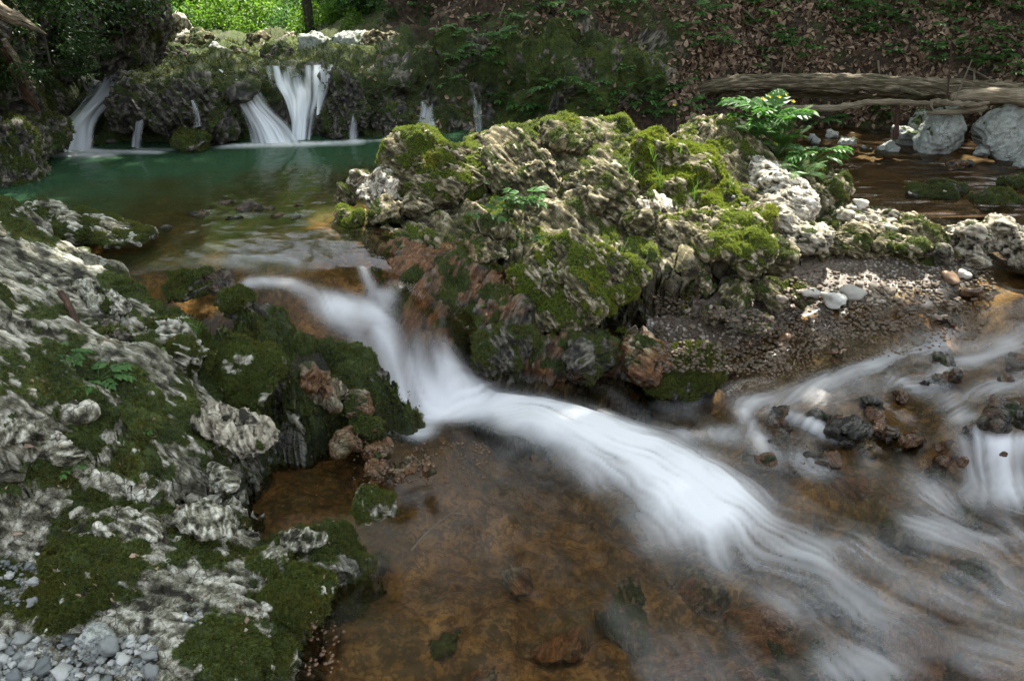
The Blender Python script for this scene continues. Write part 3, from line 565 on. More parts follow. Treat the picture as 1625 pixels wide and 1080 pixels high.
GO = frame((.7, -.5, -.4), (.2, .7, .7))
patch('rock_outcrop', OXZ([(545, 345, 4.25), (620, 262, 4.6), (700, 240, 4.65), (745, 226, 4.65), (800, 208, 4.8), (848, 174, 4.95), (880, 166, 5.0), (945, 172, 5.0), (1005, 188, 5.0), (1045, 212, 4.95), (1100, 200, 5.1), (1150, 194, 5.15), (1200, 208, 5.15), (1255, 234, 5.1),
      (1290, 265, 4.95), (1335, 300, 4.8), (1300, 345, 4.5), (1250, 395, 4.2), (1190, 425, 3.95), (1090, 440, 3.82), (1030, 420, 3.8), (960, 400, 3.8), (880, 395, 3.82), (800, 400, 3.82), (720, 400, 3.8), (640, 400, 3.78), (560, 385, 3.95)]),
      'great central outcrop of pale rock and bright moss between pool and right stream', 'rock outcrop', M_LIME, oxs, oys, OZ, R_=.10, wob=.05, lam=.45, amp=.06, moss=.36, mlam=.2, strata=(GO, .14, .03), rough_fine=1.0, block=.8, wr=.6,
      blobs=[(1060, 270, .2, .9), (1130, 300, .18, 1.3), (1040, 240, .15, 1.), (1180, 360, .15, 1.), (870, 185, .15, .5), (960, 200, .15, .6), (1230, 310, .2, -1.6), (1250, 350, .12, -1.2), (820, 250, .2, -.6), (900, 340, .15, .3), (1140, 220, .12, .3), (1280, 290, .1, .5)],
      dens=16000, cap=26000, tuft=.010, mossmat=M_MOSSY, wet=0, wetz=-.2, mosslump=1.3)
patch('lower_outcrop', OXZ([(550, 372, 4.05), (620, 376, 4.0), (700, 372, 3.95), (760, 385, 3.87), (800, 420, 3.72), (800, 470, 3.58), (860, 520, 3.45), (930, 520, 3.5), (1010, 530, 3.52), (1030, 600, 3.42), (1020, 640, 3.28), (950, 625, 3.32), (850, 622, 3.28), (775, 615, 3.27), (735, 570, 3.3), (695, 530, 3.35), (645, 490, 3.4), (590, 435, 3.5), (560, 400, 3.85)]),
      'orange-stained wet rock apron with dark moss running down beside the chute', 'rock', M_DARK, oxs, oys, OZ, R_=.07, wob=.04, lam=.35, amp=.05, moss=.42, mlam=.14, strata=(frame((-.45, -.6, -.6), (-.7, .5, .2)), .11, .02), rough_fine=1.4,
      rust=.3, rustblobs=[(640, 420, .16, .9), (700, 400, .12, .8), (800, 480, .07, .6), (600, 410, .08, .7), (830, 560, .05, .4), (900, 590, .04, .6)], blobs=[(700, 510, .12, .8), (800, 570, .1, .6), (930, 580, .1, .6), (640, 410, .12, -.8), (620, 470, .08, .5)], dens=22000, cap=16000, tuft=.009, wetz=-.5, wet=.35)
# ================================================================== BOULDERS
GO2 = frame((.7, -.5, -.45), (.25, .6, .7))
B = boulder
O1 = 'mossy boulders of the central outcrop'
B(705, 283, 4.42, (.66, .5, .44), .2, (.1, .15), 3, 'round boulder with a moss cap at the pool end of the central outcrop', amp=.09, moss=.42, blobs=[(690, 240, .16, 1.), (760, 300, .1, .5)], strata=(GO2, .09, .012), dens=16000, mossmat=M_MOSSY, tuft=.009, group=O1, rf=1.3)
B(603, 300, 4.33, (.27, .26, .22), .5, (.2, .1), 5, 'pitted white rock knob left of the moss capped boulder', mat=M_WHITE, amp=.14, moss=.2, group='pale knobs at the pool edge', rf=1.2)
B(575, 290, 4.40, (.16, .16, .15), .1, (0, .3), 6, 'small upright white rock at the pool edge', mat=M_WHITE, amp=.14, moss=.15, group='pale knobs at the pool edge')
B(655, 325, 4.20, (.22, .2, .15), .9, (.1, -.2), 8, 'pale pitted rock block above the orange apron', mat=M_LIME, amp=.13, moss=.15, crest_bias=.15, group='pale knobs at the pool edge')
B(612, 338, 4.15, (.2, .2, .14), .3, (0, 0), 9, 'dark grey stone below the white rock knobs', mat=M_LIME, amp=.13, moss=.35, group='pale knobs at the pool edge')
B(556, 346, 4.12, (.19, .17, .13), .3, (0, 0), 10, 'small green mossy stone at the pool outlet', mat=M_LIME, amp=.13, moss=.62, dens=22000, mossmat=M_MOSSY, group='pale knobs at the pool edge')
B(545, 312, 4.32, (.12, .12, .12), .3, (0, 0), 11, 'little mossy stone standing in the pool beside the white knobs', mat=M_LIME, amp=.13, moss=.5)
B(898, 222, 4.62, (.31, .26, .18), .1, (.1, .05), 12, 'small dark boulder perched below the summit of the outcrop', amp=.1, moss=.35, crest_bias=-.1, group=O1)
B(842, 275, 4.42, (.5, .42, .34), .6, (.3, .2), 13, 'broad pale boulder on the pool side of the outcrop summit', amp=.13, moss=.3, strata=(GO2, .09, .014), group=O1, rf=1.3)
B(930, 315, 4.22, (.56, .34, .42), -.2, (.35, .45), 14, 'large leaning slab in the middle of the outcrop face', amp=.10, moss=.40, strata=(GO2, .09, .014), dens=12000, group=O1, rf=1.3)
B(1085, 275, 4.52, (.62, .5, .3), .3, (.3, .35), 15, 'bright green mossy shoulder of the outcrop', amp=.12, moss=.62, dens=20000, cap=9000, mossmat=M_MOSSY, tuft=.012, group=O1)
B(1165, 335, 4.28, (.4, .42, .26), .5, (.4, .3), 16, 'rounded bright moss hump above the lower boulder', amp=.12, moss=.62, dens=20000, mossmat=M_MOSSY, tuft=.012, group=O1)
B(1115, 378, 3.98, (.66, .42, .27), -.1, (.15, .12), 17, 'long overhanging boulder with mossy end above the gravel', amp=.10, moss=.34, blobs=[(1180, 390, .16, 1.1), (1060, 360, .12, -.6)], dens=18000, mossmat=M_MOSSY, strata=(GO2, .1, .01), group=O1, rf=1.3)
B(1035, 328, 4.12, (.24, .2, .16), .4, (.5, .2), 18, 'pale rock wedge between the leaning slab and the overhanging boulder', mat=M_WHITE, amp=.12, moss=.12, crest_bias=-.1, group=O1)
B(1015, 350, 4.0, (.22, .2, .2), .4, (.2, .2), 19, 'grey stone under the pale rock wedge', amp=.12, moss=.3, group=O1)
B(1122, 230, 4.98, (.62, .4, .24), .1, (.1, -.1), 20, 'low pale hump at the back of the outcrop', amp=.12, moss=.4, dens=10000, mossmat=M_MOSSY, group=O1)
B(1232, 308, 4.55, (.42, .55, .26), .5, (.35, -.1), 21, 'bare white ribbed rock face beside the fern', mat=M_WHITE, amp=.10, moss=.04, strata=(frame((.8, -.5, -.2), (.1, .7, .6)), .07, .016), crest_bias=.2, rf=1.4, group=O1)
B(1305, 292, 4.72, (.28, .3, .18), .2, (.1, .2), 22, 'mossy stone below the fern at the right stream', amp=.12, moss=.6, dens=14000, mossmat=M_MOSS)
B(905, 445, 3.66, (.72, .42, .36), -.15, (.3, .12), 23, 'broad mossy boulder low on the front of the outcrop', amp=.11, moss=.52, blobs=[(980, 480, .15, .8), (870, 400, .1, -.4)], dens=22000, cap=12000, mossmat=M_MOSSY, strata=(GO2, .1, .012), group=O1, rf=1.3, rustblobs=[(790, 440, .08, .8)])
B(735, 405, 3.84, (.5, .34, .16), .2, (.35, -.1), 24, 'tan broken ledge above the orange apron', amp=.12, moss=.25, rustblobs=[(700, 400, .14, .7)], group=O1)
B(800, 358, 3.98, (.3, .24, .14), .2, (.3, 0), 44, 'shaded stone under the palmate plant', amp=.12, moss=.35, group=O1)
B(1095, 440, 3.84, (.3, .24, .2), .3, (.1, .1), 25, 'dark mossy stone tucked under the overhanging boulder', amp=.12, moss=.45, dens=12000, group='mossy stones at the top of the gravel')
B(1245, 466, 3.82, (.30, .2, .15), -.5, (.1, .1), 26, 'wedge shaped mossy stone on the gravel slope', amp=.12, moss=.5, dens=18000, group='mossy stones at the top of the gravel')
B(1165, 470, 3.78, (.2, .18, .13), .4, (.1, .1), 27, 'green mossy stone between gravel and overhanging boulder', amp=.12, moss=.5, dens=18000, group='mossy stones at the top of the gravel')
B(1190, 512, 3.66, (.21, .17, .14), -.4, (.1, .1), 28, 'dark split stone in the upper gravel', amp=.12, moss=.4, dens=14000, mat=M_DARK, group='mossy stones at the top of the gravel')
B(1135, 498, 3.72, (.14, .12, .09), .2, (0, 0), 29, 'small brown stone at the edge of the gravel', amp=.1, moss=.3)
B(1020, 580, 3.42, (.26, .26, .3), .3, (.1, .1), 30, 'orange crusted boulder at the waterline below the outcrop', mat=M_LIME, amp=.1, moss=.2, rust=.75, wetz=-.5, strata=(GO2, .08, .01), rf=1.3)
B(1088, 592, 3.40, (.36, .32, .28), -.2, (.1, .1), 31, 'dome of dark wet moss beside the orange boulder', mat=M_DARK, amp=.08, moss=.85, dens=30000, cap=9000, tuft=.011, wetz=-.5, wet=.2, blobs=[(1040, 560, .06, -1)])
B(935, 575, 3.40, (.24, .2, .26), .1, (.1, 0), 32, 'dark mossy rock at the waterline left of the orange boulder', mat=M_DARK, amp=.1, moss=.5, dens=18000, wetz=-.5, wet=.3, rustblobs=[(915, 600, .04, .7)])
B(800, 560, 3.38, (.34, .2, .28), .3, (.3, .1), 33, 'wet green rock rising from the splash of the chute', mat=M_DARK, amp=.1, moss=.55, dens=18000, wetz=-.5, wet=.4, rustblobs=[(850, 600, .05, .7)])
# ridge to the right
RG_ = 'pale rocks of the low ridge on the right'
for q in [(1375, 352, 4.50, (.46, .36, .2), .1, 40, 'broad cream rock with the white pebble on it', .22, M_CRACK), (1300, 338, 4.62, (.3, .26, .17), .5, 41, 'small mossy cream rock at the outcrop end of the ridge', .4, M_LIME),
          (1455, 366, 4.42, (.42, .34, .22), -.2, 42, 'moss streaked grey rock in the middle of the ridge', .45, M_LIME), (1535, 382, 4.32, (.36, .32, .26), .3, 43, 'white rock with black cracks near the frame edge', .12, M_CRACK),
          (1612, 390, 4.28, (.36, .34, .28), -.2, 44, 'big white cracked rock at the right end of the ridge', .08, M_CRACK), (1420, 398, 4.22, (.26, .16, .13), .2, 45, 'low mossy stone at the foot of the ridge', .6, M_LIME),
          (1490, 405, 4.18, (.2, .14, .12), .2, 46, 'dark wet stone below the cracked ridge rocks', .4, M_DARK), (1700, 400, 4.25, (.4, .4, .3), .2, 47, 'pale ridge rock cut by the right edge of the frame', .1, M_CRACK)]:
    B(*q[:4], q[4], (.1, .1), q[5], q[6], amp=.13, moss=q[7], mat=q[8], group=RG_, rf=.9, p=3.4, cuts=10, cutmin=.5, block=1.6, wr=.8, dens=9000, strata=(frame((.8, -.4, -.3), (0, .5, .8)), .09, .012))
for q in [(1262, 362, 4.36, (.40, .44, .24), .3, 48, 'pale sloping rock between the outcrop and the ridge', .15, M_CRACK), (1222, 398, 4.12, (.26, .26, .18), -.2, 49, 'mossy pale rock at the right foot of the outcrop', .4, M_LIME), (1312, 380, 4.38, (.36, .28, .16), .3, 55, 'low moss patched rock where the ridge begins', .45, M_LIME), (1380, 385, 4.32, (.5, .22, .15), .1, 56, 'long low brown and cream ledge under the white pebble', .35, M_LIME),
          (1470, 402, 4.26, (.46, .2, .15), .1, 61, 'long low ledge of the ridge, moss on its left', .3, M_LIME), (1255, 300, 4.7, (.34, .4, .2), .4, 62, 'grey rock under the lower fern', .4, M_LIME)]:
    B(*q[:4], q[4], (.15, .1), q[5], q[6], amp=.12, moss=q[7], mat=q[8], group=RG_, rf=1.1, dens=12000, strata=(frame((.8, -.4, -.3), (.1, .7, .6)), .09, .012))
# boulders beyond the right stream
BR = 'blue grey boulders by the log'
B(1608, 214, 6.05, (.60, .5, .54), .3, (.1, -.2), 50, 'largest blue grey boulder, cut by the right edge below the log', mat=M_BLUE, iso=True, amp=.07, moss=.05, cuts=10, group=BR, rf=.5, dens=0)
B(1492, 214, 6.2, (.40, .38, .40), -.3, (.1, .5), 51, 'leaning blue grey boulder under the broken branch', mat=M_BLUE, iso=True, amp=.07, moss=.08, cuts=10, group=BR, rf=.5, dens=0)
B(1440, 220, 6.45, (.34, .3, .22), .3, (.1, .2), 52, 'smaller grey brown boulder under the log by the stake', mat=M_BLUE, iso=True, amp=.08, moss=.2, cuts=10, group=BR, rf=.6, dens=0)
B(1462, 195, 6.7, (.26, .2, .2), .3, (.1, .2), 53, 'mossy grey stone behind the leaning boulder', mat=M_BLUE, iso=True, amp=.08, moss=.4, cuts=10, group=BR, rf=.6, dens=0)
B(1410, 237, 6.25, (.2, .2, .08), .3, (0, 0), 54, 'flat dark stone at the water below the stake', mat=M_BLUE, iso=True, amp=.08, moss=.1, wet=.4, dens=0)
B(1520, 262, 5.6, (.2, .12, .07), .3, (0, 0), 57, 'wet stone breaking the right stream', mat=M_DARK, amp=.1, moss=.3, wet=.5, dens=0, rust=.4)
B(1610, 292, 5.2, (.24, .2, .10), .3, (0, 0), 58, 'mossy orange stone in the right stream at the frame edge', mat=M_DARK, amp=.1, moss=.5, wet=.5, rust=.5)
B(1490, 305, 5.0, (.36, .22, .09), .1, (0, 0), 59, 'sunken teal mossy stone in the right stream', mat=M_DARK, amp=.1, moss=.75, wet=.6)
B(1590, 318, 4.85, (.4, .2, .09), .1, (0, 0), 60, 'long sunken mossy stone near the ridge', mat=M_DARK, amp=.1, moss=.75, wet=.6, rust=.3)
for i, (px, py, Y, s) in enumerate([(1345, 225, 6.45, .18), (1290, 222, 6.5, .15), (1318, 214, 6.7, .14), (1372, 236, 6.3, .1), (1560, 240, 6.0, .14), (1625, 262, 5.7, .16)]):
    B(px, py, Y, (s, s * .8, s * .55), i, (0, 0), 70 + i, 'grey stone at the far edge of the right stream', mat=M_BLUE, iso=True, amp=.1, moss=.15, wet=.2, group='stones at the far edge of the right stream', dens=0, cat='stone', name='stone')
# rocks above the falls
FT = 'rocks above the falls'
for q in [(502, 66, 8.2, (.34, .3, .26), .3, 80, 'grey rock standing above the right fall', M_BLUE, .1), (562, 68, 8.3, (.36, .3, .2), .1, 81, 'grey mossy rock between the standing rock and the tan rock', M_BLUE, .25), (608, 64, 8.1, (.38, .3, .24), .5, 82, 'tan rock at the foot of the dark bank', M_LIME, .05),
          (284, 44, 9.6, (.46, .4, .34), .5, 83, 'sunlit tan rock under the bright leaves', M_WHITE, .05), (318, 62, 9.0, (.3, .3, .18), .2, 84, 'mossy rock beside the sunlit tan rock', M_LIME, .4), (462, 62, 8.6, (.14, .14, .13), 0, 85, 'small white rock left of the standing rock', M_WHITE, 0),
          (408, 66, 8.8, (.34, .2, .18), 1., 86, 'long tan rock above the middle of the ledge', M_LIME, .1), (375, 82, 8.0, (.3, .26, .14), .2, 87, 'flat mossy rock on the ledge', M_DARK, .6), (440, 82, 7.6, (.34, .3, .12), .2, 88, 'dark mossy rock just above the right fall', M_DARK, .6),
          (270, 86, 7.8, (.4, .3, .16), .2, 89, 'dark flat rock at the edge of the left cliff', M_DARK, .4), (345, 76, 8.5, (.16, .14, .09), .2, 90, 'little grey rock in the bed above the falls', M_BLUE, .1), (658, 68, 7.9, (.16, .1, .07), .2, 91, 'small pale stone below the dark bank', M_WHITE, 0),
          (300, 66, 9.2, (.3, .26, .2), .7, 92, 'cream rock in front of the sunlit tan rock', M_WHITE, .1), (530, 84, 7.4, (.3, .2, .1), .7, 93, 'low mossy rock above the right corner of the fall', M_DARK, .6)]:
    B(*q[:4], q[4], (.1, .1), q[5], q[6], iso=True, mat=q[7], moss=q[8], amp=.11, group=FT, dens=0, cuts=9)
B(306, 222, 5.78, (.26, .2, .16), .1, (0, 0), 95, 'round mossy stone at the foot of the falls wall', mat=M_DARK, moss=.85, amp=.1, dens=9000, tuft=.012)
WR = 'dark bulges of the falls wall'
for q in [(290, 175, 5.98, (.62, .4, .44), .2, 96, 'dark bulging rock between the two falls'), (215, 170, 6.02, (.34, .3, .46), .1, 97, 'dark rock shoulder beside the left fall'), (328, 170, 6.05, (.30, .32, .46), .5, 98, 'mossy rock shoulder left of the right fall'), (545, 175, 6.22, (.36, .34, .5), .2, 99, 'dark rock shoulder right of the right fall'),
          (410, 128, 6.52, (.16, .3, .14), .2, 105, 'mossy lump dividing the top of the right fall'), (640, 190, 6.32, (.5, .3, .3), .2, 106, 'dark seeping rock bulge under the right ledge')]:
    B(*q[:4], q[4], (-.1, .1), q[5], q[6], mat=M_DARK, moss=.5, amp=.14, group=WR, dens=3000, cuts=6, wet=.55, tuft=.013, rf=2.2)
# left cliff
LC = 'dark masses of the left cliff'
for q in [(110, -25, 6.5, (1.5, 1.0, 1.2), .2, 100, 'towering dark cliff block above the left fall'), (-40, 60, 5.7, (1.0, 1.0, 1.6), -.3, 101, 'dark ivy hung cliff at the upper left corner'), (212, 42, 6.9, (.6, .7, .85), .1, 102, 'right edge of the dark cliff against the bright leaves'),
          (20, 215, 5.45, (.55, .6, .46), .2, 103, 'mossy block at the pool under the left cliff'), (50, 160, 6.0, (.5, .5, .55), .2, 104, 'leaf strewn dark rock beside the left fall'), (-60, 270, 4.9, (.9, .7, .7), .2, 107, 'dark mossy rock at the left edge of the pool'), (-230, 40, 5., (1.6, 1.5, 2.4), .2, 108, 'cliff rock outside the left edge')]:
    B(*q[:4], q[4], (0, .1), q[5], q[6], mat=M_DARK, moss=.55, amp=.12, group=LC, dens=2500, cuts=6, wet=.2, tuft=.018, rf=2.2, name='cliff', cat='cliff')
# left bank rocks
B(150, 362, 3.74, (.62, .3, .11), -.3, (.05, .1), 110, 'flat mossy rock lying in the pool edge behind the bank slab', mat=M_BANK, moss=.6, amp=.08, strata=(GR, .05, .01), dens=16000, wetz=0.0)
B(70, 343, 3.72, (.36, .24, .11), -.1, (.05, .1), 111, 'flat pale ledge behind the top of the bank slab', mat=M_BANK, moss=.3, amp=.08, strata=(GR, .05, .01), dens=12000)
B(298, 458, 3.22, (.16, .2, .13), -.4, (.1, .3), 112, 'mossy stone in the trickle behind the bank slab', mat=M_DARK, moss=.6, amp=.12, dens=24000, wet=.3)
B(335, 448, 3.28, (.2, .18, .1), -.4, (.1, .3), 113, 'wet brown stone at the left of the chute lip', mat=M_DARK, moss=.2, rust=.6, amp=.12, wet=.8)
B(376, 477, 3.12, (.15, .14, .13), .2, (.1, .3), 114, 'round black mossy stone at the head of the chute', mat=M_DARK, moss=.7, amp=.1, dens=30000, wet=.4)
B(285, 560, 2.76, (.46, .28, .2), -.35, (.1, .1), 115, 'mossy hump with a grass tuft on the bank slab', mat=M_BANK, moss=.7, amp=.09, dens=34000, cap=9000, tuft=.008, blobs=[(270, 515, .07, -1.1), (280, 590, .06, -1.)], crest_bias=.05)
B(175, 535, 2.66, (.13, .16, .12), -.5, (.3, .3), 116, 'dark pitted knob on the bank slab', mat=M_DARK, moss=.45, amp=.1, dens=14000)
B(385, 590, 2.8, (.3, .3, .18), -.6, (.2, .4), 117, 'dark green mossy flank falling to the side pool', mat=M_BANK, moss=.8, amp=.1, dens=34000, cap=9000, tuft=.008)
B(372, 678, 2.46, (.31, .17, .07), -.35, (.3, .3), 118, 'pale cream wedge of rock above the side pool', mat=M_CRACK, iso=True, moss=.12, amp=.08, rf=.6, wr=1.2, blobs=[(330, 665, .05, .7), (410, 720, .05, .7)], crest_bias=-.05, dens=22000, wetz=-.5)
B(352, 758, 2.28, (.17, .06, .06), -.75, (.1, .1), 119, 'narrow grey stone lying at the edge of the side pool', mat=M_BANK, iso=True, moss=.05, amp=.07, dens=0)
B(322, 822, 2.06, (.26, .17, .09), -.4, (.1, .15), 120, 'pale flat wedge stone set in the low ledge', mat=M_BANK, iso=True, moss=.04, amp=.06, crest_bias=.1, dens=0, rf=.5)
B(245, 1000, 1.76, (.19, .15, .11), -.2, (.1, .1), 121, 'pale block with moss in its hollow near the lower left corner', mat=M_BANK, iso=True, moss=.3, amp=.09, strata=(GR, .05, .01), crest_bias=.1, dens=26000)
B(338, 985, 1.80, (.16, .13, .08), .2, (.1, .1), 122, 'grey stone right of the pale block', mat=M_BANK, moss=.15, amp=.08, crest_bias=.1, dens=9000)
B(425, 895, 1.94, (.17, .13, .07), -.3, (.1, .1), 123, 'pale rimmed stone in the mossy ledge beside the pool', mat=M_BANK, moss=.4, amp=.08, crest_bias=.1, dens=24000)
B(475, 940, 1.86, (.24, .18, .09), -.1, (.1, .1), 124, 'broad moss cushion at the edge of the lower pool', mat=M_BANK, moss=.8, amp=.08, dens=42000, tuft=.008, blobs=[(440, 915, .04, -1)])
B(405, 1045, 1.68, (.2, .14, .1), .1, (.1, .1), 125, 'mossy stone at the bottom edge of the frame', mat=M_BANK, moss=.7, amp=.08, dens=42000, tuft=.008)
B(355, 1010, 1.74, (.13, .11, .09), .4, (.1, .1), 126, 'small bright moss cushion right of the pale block', mat=M_BANK, moss=.85, amp=.08, dens=42000, tuft=.008)
B(110, 945, 1.80, (.26, .2, .12), .4, (.1, .1), 127, 'moss mound above the white pebbles', mat=M_BANK, moss=.7, amp=.08, dens=42000, tuft=.008, blobs=[(140, 940, .03, -1.2)])
B(155, 1020, 1.68, (.1, .08, .1), .4, (.1, .1), 128, 'grey stone standing among the white pebbles', mat=M_BLUE, iso=True, moss=.1, amp=.08, dens=0)
B(598, 800, 2.24, (.16, .13, .08), .1, (.1, .1), 129, 'mossy stone with a cream end by the lower pool', mat=M_BANK, moss=.65, amp=.09, dens=42000, tuft=.008, blobs=[(550, 790, .03, -1.6)], wetz=-.6)
for i, (px, py, Y, s, rz, lb) in enumerate([(80, 712, 2.12, (.22, .12, .07), -.2, 'pale rib of stone low on the left bank'), (20, 680, 2.06, (.16, .1, .07), -.2, 'grey stone rib at the left edge of the bank'), (225, 775, 2.2, (.2, .1, .06), -.5, 'long pale stone behind the flat wedge stone'), (215, 835, 2.02, (.22, .14, .07), -.2, 'pale slab left of the flat wedge stone'), (130, 832, 2.0, (.14, .1, .06), .1, 'grey stone at the top of the low ledge'),
        (330, 905, 1.93, (.18, .12, .06), -.3, 'sandy grey slab in the middle of the low ledge'), (255, 925, 1.88, (.12, .08, .05), .4, 'small grey slab above the pale block'), (60, 1000, 1.72, (.12, .1, .06), .3, 'grey stone above the corner pebbles'), (485, 855, 2.06, (.15, .07, .05), .1, 'narrow pale rim stone by the side pool outlet'), (95, 640, 2.26, (.24, .09, .06), -.35, 'pale stone rib below the bright herb'), (150, 470, 2.9, (.34, .1, .07), -.5, 'long pale rib high on the bank slab')]):
    B(px, py, Y, s, rz, (.15, .15), 400 + i, lb, mat=M_BANK, iso=True, moss=.16, amp=.08, rf=.7, crest_bias=.05, dens=16000, cat='stone', name='stone')
for i, (px, py, Y, s, m_) in enumerate([(520, 622, 2.82, (.16, .14, .1), .1), (560, 640, 2.86, (.14, .12, .1), .5), (500, 600, 2.82, (.12, .1, .1), .1), (560, 700, 2.70, (.12, .1, .1), .3), (595, 715, 2.68, (.14, .1, .06), .1), (540, 705, 2.64, (.09, .08, .1), .0), (640, 745, 2.56, (.15, .08, .04), .1), (680, 745, 2.6, (.09, .06, .03), 0), (600, 745, 2.56, (.1, .08, .04), .1), (585, 675, 2.78, (.14, .11, .08), .7)]):
    B(px, py, Y, s, i * .7, (.1, .2), 140 + i, ['large rusty rock set in the dark moss above the side pool', 'moss topped rusty rock at the foot of the dark mossy rock', 'highest rusty rock on the dark mossy rock', 'rusty rock with green moss standing in the side pool outlet', 'flat rusty rock nearest the splash of the chute', 'small rusty rock at the corner of the side pool', 'low rusty rock in the water left of the pale twig', 'smallest rusty rock, farthest out in the lower pool', 'rusty rock between the outlet and the mossy stone with a cream end', 'green mossy rock touching the foot of the chute'][i], mat=M_LIME, moss=m_, rust=.75, wet=.6, amp=.14, dens=20000 if m_ > .4 else 0, group='rusty rocks between the side pool and the splash', rf=1.3)
# stones in the rapids
DRK = 'wet stones in the right rapids'
for q in [(1378, 645, (.10, .09, .09), 'glossy black stone on top of the rapids pile', 0, 0), (1392, 664, (.11, .09, .07), 'orange brown stone in the rapids pile', 0, 1), (1350, 690, (.19, .15, .11), 'large black stone at the base of the rapids pile', 0, 0), (1405, 690, (.13, .09, .06), 'low black stone right of the rapids pile', 0, .2), (1338, 672, (.07, .06, .04), 'brown stone left of the rapids pile', 0, .7),
          (1520, 598, (.1, .08, .06), 'wet speckled stone splitting the rapids', 0, .5), (1470, 612, (.05, .04, .04), 'small dark stone upstream of the pile', 0, 0), (1580, 672, (.14, .1, .09), 'brown stone under the small fall at the right edge', 0, .5), (1618, 668, (.1, .1, .1), 'dark mossy stone at the right edge of the rapids', .7, 0), (1500, 568, (.12, .09, .07), 'dark stone under the sheet of rapids', .1, .2),
          (1430, 632, (.1, .05, .03), 'flat tan stone upstream of the rapids pile', 0, .8), (1330, 562, (.06, .05, .05), 'white streaked stone at the gravel edge of the rapids', .3, .1), (1450, 702, (.14, .06, .03), 'flat tan stone below the rapids pile', 0, .8), (1500, 512, (.12, .07, .05), 'dark stone where the rapids begin', .1, .1),
          (1240, 660, (.2, .14, .10), 'sunken stone under the first small step', 0, .6), (1300, 655, (.2, .12, .10), 'sunken stone under the second small step', .2, .3)]:
    P = hit_water(q[0], q[1])[0]; dz = .012
    sunk = 'sunken' in q[3] or 'under the sheet' in q[3]
    boulder(P[0], P[1], None, q[2], q[0] * .1, (.1, .1), q[0], q[3], mat=M_DARK, moss=q[4], rust=q[5], wet=.95, amp=.12, group=DRK, dens=0) if False else None
    s_ = np.array(q[2]); c = P + np.array([0, .01, (-.45 * s_[2] if sunk else .12 * s_[2])]); px_, py_ = proj(c[None])
    B(float(px_[0]), float(py_[0]), c[1], q[2], q[0] * .1, (.1, .1), q[0], q[3], mat=M_DARK, moss=q[4], rust=q[5], wet=.95, amp=.12, group=DRK, dens=0, cat='stone', name='stone')

# cobbles lying on the bed of the lower pool
g5 = np.random.default_rng(12)
for i, (px, py, s) in enumerate([(1130, 905, .22), (1235, 980, .26), (1000, 1000, .2), (1370, 930, .24), (1500, 1010, .28), (1590, 900, .2), (1420, 1060, .22), (1100, 1060, .24), (1300, 860, .18), (1460, 830, .2), (1380, 760, .16), (1560, 820, .18), (1250, 1065, .2), (900, 1040, .18), (1320, 1010, .18), (1190, 860, .16), (1600, 1050, .22), (1010, 920, .16), (1420, 970, .16), (1540, 940, .15), (700, 1030, .14), (820, 930, .13), (760, 1070, .12)]):
    P0 = hit_water(px, py)[0]; zb = float(BED(P0[0], P0[1])); P = np.array([P0[0], P0[1] + .1, zb + s * .10]); px_, py_ = proj(P[None])
    B(float(px_[0]), float(py_[0]), P[1], (s, s * .75, s * .5), i, (0, 0), 500 + i, ['dark', 'rust brown', 'olive'][i % 3] + ' cobble under the blurred water of the lower pool', mat=M_DARK, moss=[.1, .0, .5][i % 3], rust=[.1, .9, .2][i % 3], wet=.3, amp=.08, group='cobbles under the lower pool', dens=0, cat='stone', name='stone')
for i in range(46):
    px = g5.uniform(1190, 1640); py = g5.uniform(540, 740)
    if py < 700 - (px - 1190) * .42: continue
    P = hit_water(px, py)[0]; s = g5.uniform(.05, .12); P[2] -= s * (g5.uniform(.1, .25) if i % 4 == 0 else g5.uniform(.36, .6)); px_, py_ = proj(P[None])
    B(float(px_[0]), float(py_[0]), P[1], (s, s * .8, s * .6), i, (0, 0), 560 + i, ['rust-brown', 'dark', 'orange'][i % 3] + ' stone just under the silky water of the rapids', mat=M_DARK, moss=.05, rust=[.7, .1, 1.][i % 3], wet=.9, amp=.10, group='stones just under the rapids', dens=0, cat='stone', name='stone')

# lip stones in the pool outlet
for i, (px, py, s) in enumerate([(358, 322, .13), (318, 340, .08), (395, 330, .15), (425, 331, .10), (475, 326, .06), (370, 346, .1), (440, 342, .06), (262, 362, .06), (470, 345, .05), (230, 372, .09)]):
    P = hit_water(px, py)[0]
    B(px, py, P[1], (s, s * .5, s * .32), i * .1, (0, 0), 300 + i, 'low wet stone breaking the shallow pool outlet', mat=M_DARK, moss=.12, rust=.35, wet=.8, amp=.12, group='wet stones in the pool outlet', dens=0, cat='stone', name='stone')

# ================================================================== ray casting helper
bpy.context.view_layer.update(); DG = bpy.context.evaluated_depsgraph_get()
def hit(px, py):
    d = Vector(ray(px, py)).normalized(); ok, loc, n, i, ob, m = SC.ray_cast(DG, Vector(CAM), d)
    if not ok: return None
    return np.array(loc), np.array(n), ob

